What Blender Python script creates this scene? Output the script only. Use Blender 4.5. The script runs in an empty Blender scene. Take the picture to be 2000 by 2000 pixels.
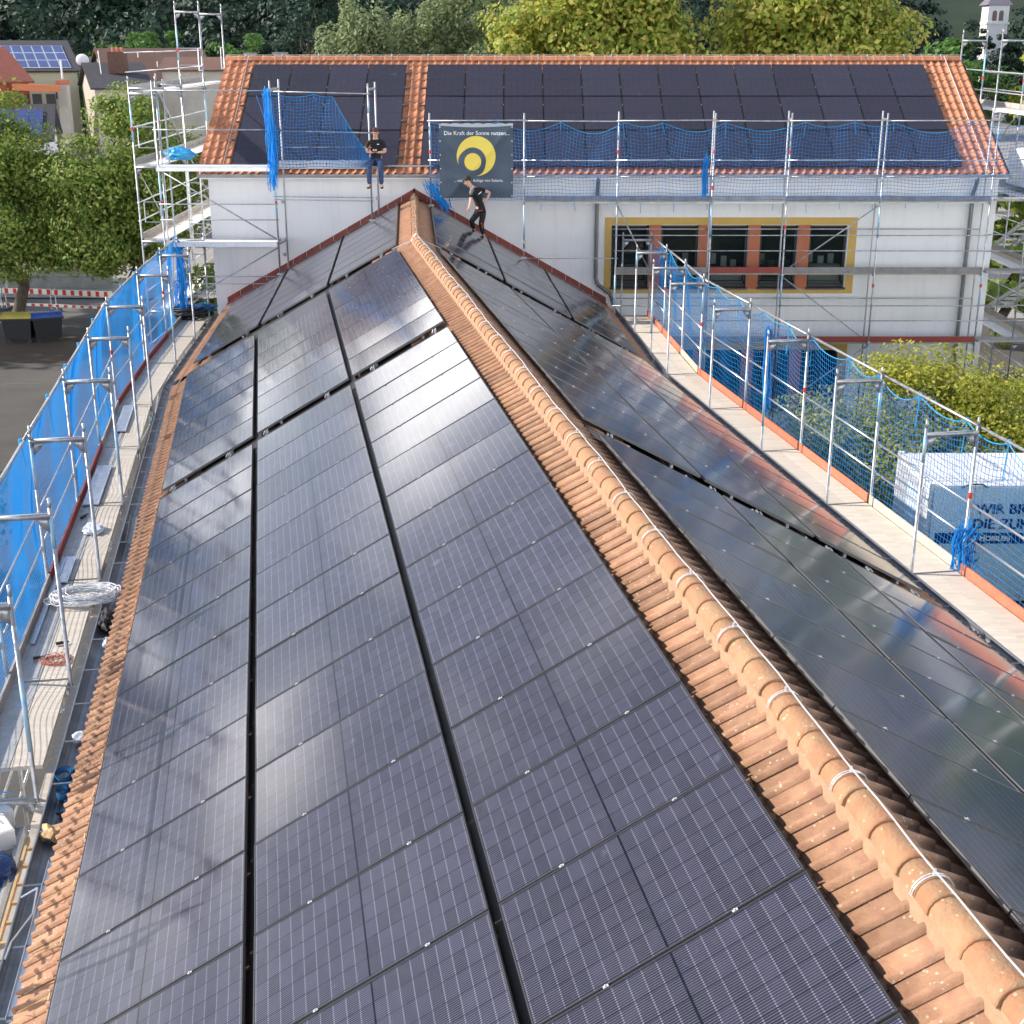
import bpy, bmesh, math, random
import numpy as np
from mathutils import Vector, Matrix
R = math.radians
random.seed(7); rng = np.random.default_rng(7)
scn = bpy.context.scene
col = scn.collection

# ------------------------------------------------------------------ camera
cam_d = bpy.data.cameras.new('camera'); cam = bpy.data.objects.new('camera', cam_d); col.objects.link(cam)
cam.location = (0, 0, 11.4); cam.rotation_euler = (R(90 - 19.302), 0, 0)
cam_d.sensor_width = 36; cam_d.lens = 47.239; cam_d.clip_start = .1; cam_d.clip_end = 3000
scn.camera = cam

# ------------------------------------------------------------------ light
SUN_EL = 32.0
SUN_TO = Vector((1.0, -0.09, -math.tan(R(SUN_EL)) )).normalized()      # the way the light travels
w = bpy.data.worlds.new('World'); scn.world = w; w.use_nodes = True
nt = w.node_tree; nt.nodes.clear()
out = nt.nodes.new('ShaderNodeOutputWorld'); bg = nt.nodes.new('ShaderNodeBackground')
sky = nt.nodes.new('ShaderNodeTexSky'); sky.sky_type = 'NISHITA'; sky.sun_disc = False
sky.sun_elevation = R(SUN_EL); sky.sun_rotation = R(-85); sky.air_density = .85; sky.dust_density = .6; sky.ozone_density = 1.0
tc = nt.nodes.new('ShaderNodeTexCoord'); mp = nt.nodes.new('ShaderNodeMapping'); mp.inputs['Scale'].default_value = (1.6, 1.6, 4.2)
nz = nt.nodes.new('ShaderNodeTexNoise'); nz.inputs['Scale'].default_value = 2.3; nz.inputs['Detail'].default_value = 5; nz.inputs['Roughness'].default_value = .55
rp = nt.nodes.new('ShaderNodeValToRGB'); rp.color_ramp.elements[0].position = .47; rp.color_ramp.elements[1].position = .61
rp.color_ramp.elements[1].color = (.92, .92, .92, 1)
mx = nt.nodes.new('ShaderNodeMixRGB'); mx.inputs[2].default_value = (31.0, 30.2, 29.2, 1)
L = nt.links.new
L(tc.outputs['Generated'], mp.inputs['Vector']); L(mp.outputs[0], nz.inputs['Vector']); sx = nt.nodes.new('ShaderNodeSeparateXYZ'); L(tc.outputs['Generated'], sx.inputs[0])
mr = nt.nodes.new('ShaderNodeMapRange'); mr.inputs[1].default_value = .10; mr.inputs[2].default_value = .34; mr.inputs[3].default_value = .10; mr.inputs[4].default_value = -.13; L(sx.outputs[2], mr.inputs[0])
ad = nt.nodes.new('ShaderNodeMath'); ad.operation = 'ADD'; L(nz.outputs['Fac'], ad.inputs[0]); L(mr.outputs[0], ad.inputs[1]); L(ad.outputs[0], rp.inputs[0])
L(rp.outputs[0], mx.inputs[0]); hs = nt.nodes.new('ShaderNodeHueSaturation'); hs.inputs['Saturation'].default_value = .72; L(sky.outputs[0], hs.inputs['Color']); L(hs.outputs[0], mx.inputs[1]); L(mx.outputs[0], bg.inputs[0]); L(bg.outputs[0], out.inputs[0])
bg.inputs[1].default_value = 0.15
sd = bpy.data.lights.new('sun', 'SUN'); sd.energy = 4.5; sd.angle = R(.53); sd.color = (1, .90, .77)
so = bpy.data.objects.new('sun', sd); col.objects.link(so); so.rotation_euler = SUN_TO.to_track_quat('-Z', 'Y').to_euler(); so.location = (-40, 20, 40)
vs = scn.view_settings; vs.view_transform = 'Standard'; vs.look = 'None'; vs.exposure = 0.56; vs.gamma = 1; vs.use_curve_mapping = False
try:
    scn.cycles.max_bounces = 6; scn.cycles.transparent_max_bounces = 8; scn.cycles.caustics_reflective = False; scn.cycles.caustics_refractive = False
except Exception: pass

# ------------------------------------------------------------------ materials
def nd(t, kind, **kw):
    n = t.nodes.new(kind)
    for k, v in kw.items(): n.inputs[k].default_value = v
    return n
def math_(t, op, a, b=None, c=None):
    n = t.nodes.new('ShaderNodeMath'); n.operation = op
    for i, x in enumerate((a, b, c)):
        if x is None: continue
        if hasattr(x, 'is_output'): t.links.new(x, n.inputs[i])
        else: n.inputs[i].default_value = x
    return n.outputs[0]
def mixc(t, f, a, b, mode='MIX'):
    n = t.nodes.new('ShaderNodeMixRGB'); n.blend_type = mode
    for i, x in enumerate((f, a, b)):
        if hasattr(x, 'is_output'): t.links.new(x, n.inputs[i])
        else: n.inputs[i].default_value = x if i == 0 else (x[0], x[1], x[2], 1)
    return n.outputs[0]
def mat(name, c1, c2=None, scale=6, rough=.7, metal=0, bump=0, bscale=30, rnd=0, detail=6, coord='Object', spec=.5, contrast=(.35, .65), stretch=(1, 1, 1)):
    m = bpy.data.materials.new(name); m.use_nodes = True; t = m.node_tree; b = t.nodes['Principled BSDF']
    b.inputs['Roughness'].default_value = rough; b.inputs['Metallic'].default_value = metal; b.inputs['Specular IOR Level'].default_value = spec
    co = t.nodes.new('ShaderNodeTexCoord'); mpn = t.nodes.new('ShaderNodeMapping'); mpn.inputs['Scale'].default_value = stretch
    t.links.new(co.outputs[coord], mpn.inputs['Vector'])
    vec = mpn.outputs[0]
    if rnd:
        oi = t.nodes.new('ShaderNodeObjectInfo'); av = t.nodes.new('ShaderNodeVectorMath'); av.operation = 'ADD'
        ml = math_(t, 'MULTIPLY', oi.outputs['Random'], 57.0); t.links.new(vec, av.inputs[0]); t.links.new(ml, av.inputs[1]); vec = av.outputs[0]
    cc = c1
    if c2 is not None:
        n = nd(t, 'ShaderNodeTexNoise', Scale=scale, Detail=detail, Roughness=.6); t.links.new(vec, n.inputs['Vector'])
        rr = t.nodes.new('ShaderNodeMapRange'); rr.inputs[1].default_value = contrast[0]; rr.inputs[2].default_value = contrast[1]; t.links.new(n.outputs['Fac'], rr.inputs[0])
        cc = mixc(t, rr.outputs[0], c1, c2)
    if rnd:
        k = math_(t, 'MULTIPLY_ADD', oi.outputs['Random'], 2 * rnd, 1 - rnd)
        cm = t.nodes.new('ShaderNodeCombineColor'); [t.links.new(k, cm.inputs[i]) for i in range(3)]
        cc = mixc(t, 1.0, cc, cm.outputs[0], 'MULTIPLY')
    if hasattr(cc, 'is_output'): t.links.new(cc, b.inputs['Base Color'])
    else: b.inputs['Base Color'].default_value = (*cc, 1)
    if bump:
        n2 = nd(t, 'ShaderNodeTexNoise', Scale=bscale, Detail=5); t.links.new(vec, n2.inputs['Vector'])
        bp = t.nodes.new('ShaderNodeBump'); bp.inputs['Strength'].default_value = bump; bp.inputs['Distance'].default_value = .02
        t.links.new(n2.outputs['Fac'], bp.inputs['Height']); t.links.new(bp.outputs[0], b.inputs['Normal'])
    return m
def leafmat(name, c1, c2, c3, transl=.42, rough=.55):
    m = bpy.data.materials.new(name); m.use_nodes = True; t = m.node_tree; b = t.nodes['Principled BSDF']; o = t.nodes['Material Output']
    g = t.nodes.new('ShaderNodeNewGeometry'); r = t.nodes.new('ShaderNodeValToRGB'); r.color_ramp.elements[0].color = (*c1, 1); r.color_ramp.elements[1].color = (*c3, 1)
    e = r.color_ramp.elements.new(.55); e.color = (*c2, 1)
    t.links.new(g.outputs['Random Per Island'], r.inputs[0]); t.links.new(r.outputs[0], b.inputs['Base Color'])
    b.inputs['Roughness'].default_value = rough; b.inputs['Specular IOR Level'].default_value = .3
    tr = t.nodes.new('ShaderNodeBsdfTranslucent'); t.links.new(r.outputs[0], tr.inputs[0]); ms = t.nodes.new('ShaderNodeMixShader'); ms.inputs[0].default_value = transl
    t.links.new(b.outputs[0], ms.inputs[1]); t.links.new(tr.outputs[0], ms.inputs[2]); t.links.new(ms.outputs[0], o.inputs[0])
    return m
def netmat(name, c, tr=.5):
    m = bpy.data.materials.new(name); m.use_nodes = True; t = m.node_tree; b = t.nodes['Principled BSDF']; o = t.nodes['Material Output']
    b.inputs['Base Color'].default_value = (*c, 1); b.inputs['Roughness'].default_value = .5
    x = t.nodes.new('ShaderNodeBsdfTranslucent'); x.inputs[0].default_value = (*c, 1); ms = t.nodes.new('ShaderNodeMixShader'); ms.inputs[0].default_value = tr
    t.links.new(b.outputs[0], ms.inputs[1]); t.links.new(x.outputs[0], ms.inputs[2]); t.links.new(ms.outputs[0], o.inputs[0])
    return m
def panelmat(name, base, lines, var=1.0, r0=.09, r1=.15):
    m = bpy.data.materials.new(name); m.use_nodes = True; t = m.node_tree; b = t.nodes['Principled BSDF']
    co = t.nodes.new('ShaderNodeTexCoord'); sp = t.nodes.new('ShaderNodeSeparateXYZ'); t.links.new(co.outputs['Object'], sp.inputs[0])
    X, Y = sp.outputs[0], sp.outputs[1]
    cx = math_(t, 'DIVIDE', math_(t, 'ADD', X, .546), .182); cy = math_(t, 'DIVIDE', math_(t, 'ADD', Y, .8415), .0935)
    fx = math_(t, 'FRACT', cx); fy = math_(t, 'FRACT', cy)
    dx = math_(t, 'ABSOLUTE', math_(t, 'SUBTRACT', fx, .5)); dy = math_(t, 'ABSOLUTE', math_(t, 'SUBTRACT', fy, .5))
    gx = math_(t, 'GREATER_THAN', dx, .478)                                   # dark gap between cell strings
    gy = math_(t, 'GREATER_THAN', dy, .455)                                   # pale dashes at the half cells
    bb = math_(t, 'SINE', math_(t, 'MULTIPLY', X, 2 * math.pi / .0182))       # bus wires along the panel
    bb = math_(t, 'MULTIPLY_ADD', bb, .5, .5); bb3 = math_(t, 'POWER', bb, 3.0)
    dash = math_(t, 'MULTIPLY', gy, math_(t, 'GREATER_THAN', bb, .45))
    wn = t.nodes.new('ShaderNodeTexWhiteNoise'); wn.noise_dimensions = '3D'; cv = t.nodes.new('ShaderNodeCombineXYZ'); oi = t.nodes.new('ShaderNodeObjectInfo')
    t.links.new(math_(t, 'FLOOR', cx), cv.inputs[0]); t.links.new(math_(t, 'FLOOR', cy), cv.inputs[1]); t.links.new(math_(t, 'MULTIPLY', oi.outputs['Random'], 91.), cv.inputs[2]); t.links.new(cv.outputs[0], wn.inputs[0])
    n = nd(t, 'ShaderNodeTexNoise', Scale=2.2, Detail=4); t.links.new(co.outputs['Object'], n.inputs['Vector'])
    tint = mixc(t, wn.outputs['Value'], [c * (1 - .45 * var) for c in base], [base[0] * (1 + .75 * var), base[1] * (1 + .6 * var), base[2] * (1 + .45 * var)])
    tint = mixc(t, math_(t, 'MULTIPLY', n.outputs['Fac'], .5), tint, (base[0] * 1.5, base[1] * 1.35, base[2] * 1.2))
    tint = mixc(t, math_(t, 'MULTIPLY', bb3, .46), tint, lines)
    tint = mixc(t, math_(t, 'MULTIPLY', dash, .95), tint, lines)
    tint = mixc(t, math_(t, 'MULTIPLY', gx, .8), tint, (.006, .008, .016))
    mid = math_(t, 'LESS_THAN', math_(t, 'ABSOLUTE', Y), .007)
    tint = mixc(t, mid, tint, (.004, .005, .008))
    k = math_(t, 'MULTIPLY_ADD', oi.outputs['Random'], .35, .82); cm = t.nodes.new('ShaderNodeCombineColor'); [t.links.new(k, cm.inputs[i]) for i in range(3)]
    tint = mixc(t, 1.0, tint, cm.outputs[0], 'MULTIPLY')
    # dust
    dn = nd(t, 'ShaderNodeTexNoise', Scale=9, Detail=8); t.links.new(co.outputs['Object'], dn.inputs['Vector'])
    dr = t.nodes.new('ShaderNodeMapRange'); dr.inputs[1].default_value = .45; dr.inputs[2].default_value = .8; dr.inputs[4].default_value = .035; t.links.new(dn.outputs['Fac'], dr.inputs[0])
    tint = mixc(t, dr.outputs[0], tint, (.30, .30, .32))
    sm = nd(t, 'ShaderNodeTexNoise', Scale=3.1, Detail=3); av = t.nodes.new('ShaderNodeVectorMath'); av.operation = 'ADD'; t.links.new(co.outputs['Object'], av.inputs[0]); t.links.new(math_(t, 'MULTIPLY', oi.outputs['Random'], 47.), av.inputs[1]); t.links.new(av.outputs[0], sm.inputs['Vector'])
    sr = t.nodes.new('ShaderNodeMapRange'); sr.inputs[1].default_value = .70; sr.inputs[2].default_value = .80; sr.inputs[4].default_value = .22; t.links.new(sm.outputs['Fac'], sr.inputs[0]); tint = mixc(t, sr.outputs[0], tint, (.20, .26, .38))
    t.links.new(tint, b.inputs['Base Color'])
    rr = t.nodes.new('ShaderNodeMapRange'); rr.inputs[3].default_value = r0; rr.inputs[4].default_value = r1; t.links.new(n.outputs['Fac'], rr.inputs[0]); t.links.new(rr.outputs[0], b.inputs['Roughness'])
    b.inputs['IOR'].default_value = 1.32
    return m
MT = {}
def A(k, *a, **kw): MT[k] = mat(k, *a, **kw)
A('tile_old', (.345, .195, .115), (.26, .135, .085), scale=9, rough=.85, bump=.35, bscale=60, rnd=.26)
A('tile_new', (.53, .25, .145), (.42, .165, .085), scale=7, rough=.8, bump=.2, rnd=.16)
A('ridge_old', (.36, .175, .092), (.33, .205, .115), scale=7, rough=.9, bump=.5, bscale=40, rnd=.12, contrast=(.4, .6))
A('mortar', (.36, .235, .15), (.31, .195, .12), scale=12, rough=.95, bump=.5)
A('deck', (.12, .055, .035), (.07, .035, .025), scale=5, rough=.9)
A('black', (.006, .006, .007), rough=.55)
A('frame', (.20, .205, .21), rough=.4, metal=.5)
A('frame_black', (.035, .036, .042), rough=.4, metal=.3)
A('alu', (.72, .74, .77), (.6, .62, .66), rough=.3, metal=.8)
A('galv', (.50, .515, .54), (.36, .375, .40), scale=7, rough=.45, metal=.75, contrast=(.42, .58))
A('galv_wall', (.50, .52, .55), (.40, .42, .45), scale=5, rough=.5, metal=.4)
A('bluepaint', (.22, .50, .72), (.50, .62, .70), scale=5, rough=.5, metal=.2)
A('redmark', (.62, .05, .03), rough=.6)
A('zinc', (.27, .29, .325), (.18, .195, .22), scale=4, rough=.45, metal=.7)
A('zinc_pipe', (.20, .21, .22), rough=.5, metal=.5)
A('plaster', (.84, .85, .865), (.80, .81, .825), scale=.8, rough=.95, bump=.08, bscale=90)
A('plaster_wing', (.7, .7, .69), rough=.95)
A('yellow_trim', (.62, .42, .13), (.56, .37, .11), scale=2, rough=.9)
A('brick_red', (.50, .17, .09), (.45, .15, .08), scale=3, rough=.9)
A('flash_red', (.19, .04, .03), (.27, .065, .04), scale=6, rough=.6)
A('dark_frame', (.025, .027, .03), rough=.5)
A('sill', (.055, .06, .08), rough=.5, metal=.3)
A('interior', (.02, .022, .025), rough=.9)
A('blind', (.08, .10, .10), rough=.8)
A('plank', (.56, .49, .40), (.66, .60, .52), scale=2.5, rough=.85, bump=.2, bscale=20, stretch=(1, 5, 1), rnd=.1)
A('plank_light', (.66, .60, .52), (.55, .49, .41), scale=2.0, rough=.85, bump=.15, bscale=20, stretch=(1, 5, 1), rnd=.08)
A('plank_grey', (.30, .285, .27), (.42, .40, .38), scale=3, rough=.9, bump=.2, rnd=.15)
A('deck_steel', (.58, .58, .57), (.44, .44, .43), scale=6, rough=.55, metal=.35, bump=.25, bscale=25)
A('toe_orange', (.60, .20, .12), (.52, .16, .10), scale=5, rough=.75, rnd=.15)
A('toe_red', (.30, .055, .045), (.24, .05, .04), scale=5, rough=.7)
A('toe_grey', (.28, .27, .27), (.19, .185, .19), scale=5, rough=.85)
A('wood', (.58, .40, .22), (.48, .31, .16), scale=8, rough=.8)
A('white', (.80, .80, .80), (.72, .73, .75), scale=5, rough=.7)
A('white_wire', (.82, .83, .85), rough=.45)
A('wire_steel', (.78, .78, .80), rough=.35, metal=.6)
A('blue_strap', (.03, .17, .36), (.02, .11, .26), scale=6, rough=.6)
A('tarp', (.02, .28, .62), (.05, .40, .72), scale=6, rough=.5)
A('bluebag', (.02, .05, .16), (.03, .08, .22), scale=9, rough=.5, bump=.8, bscale=12)
A('plastic', (.62, .68, .76), (.8, .82, .84), scale=14, rough=.3)
A('rubber', (.012, .012, .013), (.03, .03, .03), scale=8, rough=.6)
A('asphalt', (.092, .086, .082), (.058, .056, .054), scale=.35, rough=.95, detail=10, coord='Object')
A('street', (.15, .142, .138), (.11, .107, .103), scale=.6, rough=.95, detail=8)
A('paving', (.33, .31, .29), (.26, .245, .23), scale=1.2, rough=.95)
A('soil', (.06, .038, .026), (.075, .054, .04), scale=1.5, rough=1)
A('grass', (.10, .13, .04), (.19, .18, .08), scale=1.4, rough=1)
A('hill', (.012, .028, .016), (.02, .04, .02), scale=.08, rough=1)
A('concrete', (.22, .22, .22), (.30, .30, .29), scale=2, rough=.95)
A('bark', (.07, .052, .038), (.12, .095, .07), scale=5, rough=.95, bump=.6, bscale=15)
A('bin_dark', (.014, .016, .02), rough=.55)
A('bin_yellow', (.44, .36, .05), (.36, .30, .05), scale=3, rough=.6)
A('bin_blue', (.018, .06, .26), (.03, .09, .32), scale=3, rough=.5)
A('signred', (.50, .02, .015), rough=.6); A('signwhite', (.72, .72, .68), rough=.6)
A('skin', (.60, .36, .27), rough=.6); A('hair', (.10, .035, .018), rough=.6); A('hair_dark', (.018, .012, .009), rough=.6)
A('shirt', (.009, .009, .012), rough=.85); A('shirt_grey', (.16, .17, .19), rough=.85); A('jeans', (.025, .05, .13), (.045, .08, .18), scale=12, rough=.9)
A('trousers', (.016, .016, .018), rough=.85); A('shoe', (.012, .012, .012), rough=.6); A('eye', (.02, .012, .01), rough=.2); A('lip', (.42, .16, .13), rough=.5); A('orange', (.62, .07, .03), rough=.7)
A('banner', (.055, .085, .125), (.045, .07, .105), scale=3, rough=.55); A('banner_back', (.42, .47, .52), rough=.6)
A('logo_yellow', (.80, .62, .10), rough=.6); A('print_white', (.85, .86, .88), rough=.6); A('print_blue', (.012, .03, .20), rough=.6)
A('ban_light', (.66, .80, .93), (.63, .77, .91), scale=2, rough=.6); A('cont_white', (.82, .83, .84), (.74, .75, .76), scale=2, rough=.5)
A('h_wall', (.52, .49, .43), (.44, .41, .36), scale=1, rough=.95); A('h_cream', (.62, .62, .44), rough=.95); A('h_red', (.36, .075, .05), rough=.9); A('h_orange', (.58, .20, .09), rough=.85)
A('pv_blue', (.035, .06, .20), (.045, .075, .24), scale=2, rough=.25); A('h_dark', (.03, .03, .033), rough=.7)
A('tower_roof', (.16, .15, .19), rough=.8); A('louvre', (.26, .17, .14), rough=.9)
def tilerows(name, c1, c2, per):
    m = mat(name, c1, c2, scale=3, rough=.85); t = m.node_tree; b = t.nodes['Principled BSDF']
    wv = t.nodes.new('ShaderNodeTexWave'); wv.bands_direction = 'Z'; wv.wave_profile = 'SAW'; wv.inputs['Scale'].default_value = per
    co = t.nodes.new('ShaderNodeTexCoord'); t.links.new(co.outputs['Object'], wv.inputs['Vector'])
    bp = t.nodes.new('ShaderNodeBump'); bp.inputs['Strength'].default_value = .9; bp.inputs['Distance'].default_value = .08; t.links.new(wv.outputs['Fac'], bp.inputs['Height']); t.links.new(bp.outputs[0], b.inputs['Normal'])
    MT[name] = m
tilerows('rows_dark', (.05, .05, .062), (.075, .072, .085), 1.6); tilerows('rows_brown', (.17, .095, .075), (.13, .075, .06), 1.6); tilerows('rows_red', (.28, .085, .06), (.21, .065, .05), 1.6)
def lichen(k, c, amt, sc):
    m = MT[k]; t = m.node_tree; b = t.nodes['Principled BSDF']; src = b.inputs['Base Color'].links[0].from_socket
    co = t.nodes.new('ShaderNodeTexCoord'); oi = t.nodes.new('ShaderNodeObjectInfo'); av = t.nodes.new('ShaderNodeVectorMath'); av.operation = 'ADD'; t.links.new(co.outputs['Object'], av.inputs[0]); t.links.new(math_(t, 'MULTIPLY', oi.outputs['Random'], 31.), av.inputs[1])
    v = t.nodes.new('ShaderNodeTexVoronoi'); v.inputs['Scale'].default_value = sc; t.links.new(av.outputs[0], v.inputs['Vector']); n = nd(t, 'ShaderNodeTexNoise', Scale=sc * .35, Detail=6); t.links.new(av.outputs[0], n.inputs['Vector'])
    f = math_(t, 'MULTIPLY', math_(t, 'LESS_THAN', v.outputs['Distance'], .22), math_(t, 'GREATER_THAN', n.outputs['Fac'], .54)); n2 = nd(t, 'ShaderNodeTexNoise', Scale=3.5, Detail=8, Roughness=.7); t.links.new(av.outputs[0], n2.inputs['Vector'])
    r2 = t.nodes.new('ShaderNodeMapRange'); r2.inputs[1].default_value = .50; r2.inputs[2].default_value = .72; r2.inputs[4].default_value = .55; t.links.new(n2.outputs['Fac'], r2.inputs[0])
    a = mixc(t, r2.outputs[0], src, (.17, .115, .08)); t.links.new(mixc(t, math_(t, 'MULTIPLY', f, amt), a, c), b.inputs['Base Color'])
lichen('tile_old', (.50, .45, .34), .55, 26); lichen('ridge_old', (.50, .43, .28), .6, 22)
def streaks(k):
    m = MT[k]; t = m.node_tree; b = t.nodes['Principled BSDF']; src = b.inputs['Base Color'].links[0].from_socket; co = t.nodes.new('ShaderNodeTexCoord'); mpn = t.nodes.new('ShaderNodeMapping'); mpn.inputs['Scale'].default_value = (2.6, 2.6, .22); t.links.new(co.outputs['Object'], mpn.inputs[0])
    n = nd(t, 'ShaderNodeTexNoise', Scale=1.6, Detail=9, Roughness=.65); t.links.new(mpn.outputs[0], n.inputs['Vector']); r2 = t.nodes.new('ShaderNodeMapRange'); r2.inputs[1].default_value = .5; r2.inputs[2].default_value = .8; r2.inputs[4].default_value = .4; t.links.new(n.outputs['Fac'], r2.inputs[0])
    t.links.new(mixc(t, r2.outputs[0], src, (.60, .60, .59)), b.inputs['Base Color'])
streaks('plaster'); streaks('cont_white')
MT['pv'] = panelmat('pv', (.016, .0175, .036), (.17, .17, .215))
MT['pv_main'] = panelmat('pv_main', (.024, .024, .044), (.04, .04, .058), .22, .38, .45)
MT['net'] = netmat('net', (.02, .36, .80), .45)
MT['net_left'] = netmat('net_left', (.03, .47, .92), .5)
MT['netcord'] = netmat('netcord', (.02, .38, .78), .2)
MT['lf_maple'] = leafmat('lf_maple', (0.157, 0.235, 0.03), (0.345, 0.389, 0.064), (0.575, 0.471, 0.125))
MT['lf_tree'] = leafmat('lf_tree', (0.102, 0.189, 0.034), (0.225, 0.316, 0.06), (0.383, 0.405, 0.109))
MT['lf_bush'] = leafmat('lf_bush', (0.218, 0.277, 0.032), (0.414, 0.434, 0.061), (0.568, 0.515, 0.121))
MT['lf_willow'] = leafmat('lf_willow', (0.143, 0.202, 0.091), (0.243, 0.304, 0.151), (0.344, 0.384, 0.202))
MT['lf_green'] = leafmat('lf_green', (0.042, 0.112, 0.025), (0.084, 0.196, 0.042), (0.14, 0.238, 0.056))
MT['lf_conif'] = leafmat('lf_conif', (.010, .026, .019), (.018, .042, .028), (.028, .058, .035), .15)
MT['lf_far'] = leafmat('lf_far', (.012, .034, .024), (.024, .055, .034), (.04, .075, .045), .2)  # bluish leaf tone in place of distance haze
MT['lf_ivy'] = leafmat('lf_ivy', (.03, .06, .012), (.06, .10, .02), (.10, .13, .03))
# window glass: dark reflective pane
def glassmat(name):
    m = bpy.data.materials.new(name); m.use_nodes = True; b = m.node_tree.nodes['Principled BSDF']
    b.inputs['Base Color'].default_value = (.022, .036, .038, 1); b.inputs['Roughness'].default_value = .04; b.inputs['IOR'].default_value = 1.6
    t = m.node_tree; tr = t.nodes.new('ShaderNodeBsdfTransparent'); tr.inputs[0].default_value = (.75, .82, .80, 1); ms = t.nodes.new('ShaderNodeMixShader'); fr = t.nodes.new('ShaderNodeFresnel'); fr.inputs[0].default_value = 1.6
    t.links.new(math_(t, 'MULTIPLY_ADD', fr.outputs[0], 1.2, .32), ms.inputs[0]); t.links.new(tr.outputs[0], ms.inputs[1]); t.links.new(b.outputs[0], ms.inputs[2]); t.links.new(ms.outputs[0], t.nodes['Material Output'].inputs[0]); MT[name] = m
glassmat('glass')

# ------------------------------------------------------------------ mesh helpers
WM = {}
ID = Matrix()
class M:
    def __init__(s): s.v = []; s.f = []; s.m = []; s.cm = 0
    def add(s, vs, fs):
        o = len(s.v); s.v += [tuple(p) for p in vs]; s.f += [tuple(i + o for i in f) for f in fs]; s.m += [s.cm] * len(fs); return s
    def mat(s, i): s.cm = i; return s
    def box(s, c, size, ax=None):
        c = Vector(c); a = ax or (Vector((1, 0, 0)), Vector((0, 1, 0)), Vector((0, 0, 1)))
        h = [x * .5 for x in size]; vs = []
        for z in (-1, 1):
            for y in (-1, 1):
                for x in (-1, 1): vs.append(c + a[0] * (x * h[0]) + a[1] * (y * h[1]) + a[2] * (z * h[2]))
        return s.add(vs, [(0, 2, 3, 1), (4, 5, 7, 6), (0, 1, 5, 4), (2, 6, 7, 3), (0, 4, 6, 2), (1, 3, 7, 5)])
    def bar(s, p0, p1, wd, ht, up=(0, 0, 1)):
        p0, p1 = Vector(p0), Vector(p1); d = (p1 - p0); l = d.length; d.normalize(); u = Vector(up); x = d.cross(u).normalized(); z = x.cross(d).normalized()
        return s.box((p0 + p1) / 2, (l, wd, ht), (d, x, z))
    def tube(s, p0, p1, r, n=6, r1=None, caps=True):
        p0, p1 = Vector(p0), Vector(p1); d = (p1 - p0).normalized(); x = d.cross(Vector((0, 0, 1)) if abs(d.z) < .9 else Vector((1, 0, 0))).normalized(); y = d.cross(x)
        r1 = r if r1 is None else r1; vs = []
        for p, rr in ((p0, r), (p1, r1)):
            for k in range(n): a = 2 * math.pi * k / n; vs.append(p + x * (rr * math.cos(a)) + y * (rr * math.sin(a)))
        fs = [(k, (k + 1) % n, n + (k + 1) % n, n + k) for k in range(n)]
        if caps: fs += [tuple(range(n - 1, -1, -1)), tuple(range(n, 2 * n))]
        return s.add(vs, fs)
    def path(s, pts, r, n=5):
        for a, b in zip(pts[:-1], pts[1:]): 
            if (Vector(a) - Vector(b)).length > 1e-5: s.tube(a, b, r, n, caps=False)
        return s
    def prism(s, poly, d):
        d = Vector(d); n = len(poly); vs = [Vector(p) for p in poly] + [Vector(p) + d for p in poly]
        return s.add(vs, [tuple(range(n - 1, -1, -1)), tuple(range(n, 2 * n))] + [(k, (k + 1) % n, n + (k + 1) % n, n + k) for k in range(n)])
    def build(s, name, mats, parent=None, smooth=False, label=None, kind=None, local=False):
        q = np.array(s.v, float)
        if parent is not None and not local:
            iv = np.array(WM[parent.name].inverted()); q = q @ iv[:3, :3].T + iv[:3, 3]
        me = bpy.data.meshes.new(name); me.from_pydata(q.tolist(), [], s.f)
        for m in (mats if isinstance(mats, (list, tuple)) else [mats]): me.materials.append(MT[m])
        if any(s.m): me.polygons.foreach_set('material_index', s.m)
        if smooth: me.polygons.foreach_set('use_smooth', [True] * len(me.polygons))
        return link(name, me, parent, label, kind)
def link(name, me, parent=None, label=None, kind=None, matrix=None):
    ob = bpy.data.objects.new(name, me); col.objects.link(ob)
    if parent is not None: ob.parent = parent; WM[ob.name] = WM[parent.name] if matrix is None else matrix
    else: WM[ob.name] = ID if matrix is None else matrix
    if matrix is not None:
        ob.matrix_local = (WM[parent.name].inverted() @ matrix) if parent is not None else matrix
    if label: ob['label'] = label
    if kind: ob['kind'] = kind
    return ob
def thing(name, loc, label, cat, group=None):
    e = bpy.data.objects.new(name, None); e.empty_display_size = .2; e.location = loc; col.objects.link(e); WM[e.name] = Matrix.Translation(loc)
    e['label'] = label; e['category'] = cat
    if group: e['group'] = group
    return e
def tag(o, label, cat, group=None):
    o['label'] = label; o['category'] = cat
    if group: o['group'] = group
    return o
Z = Vector((0, 0, 1))
class Frame:                                                     # a straight stretch of the wing: o to the right of the ridge, w along it away from the camera
    def __init__(s, O, ex, ey): s.O = Vector(O); s.ex = Vector(ex); s.ey = Vector(ey)
    def __call__(s, o, wd, z): p = s.O + s.ex * o + s.ey * wd; return Vector((p.x, p.y, z))
TL = R(29.38); CT, ST = math.cos(TL), math.sin(TL); APEX = 7.41
yw = R(10.047); N = Frame((-.57, 21.11, 0), (math.cos(yw), math.sin(yw), 0), (-math.sin(yw), math.cos(yw), 0))
yf = R(4.2); JW = 8.75; J = N(0, JW, 0); Fq = Frame(J, (math.cos(yf), math.sin(yf), 0), (-math.sin(yf), math.cos(yf), 0))
WALLY = 38.4
def slope_pt(F, sg, s, wd, drop=0):                              # a point on the slope sg (-1 left, 1 right), s down from the apex, drop below the glass plane
    n = F.ex * (sg * ST) + Z * CT
    return Vector((F.O.x, F.O.y, APEX)) + F.ex * (sg * CT * s) - Z * (ST * s) + F.ey * wd - n * drop
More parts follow.
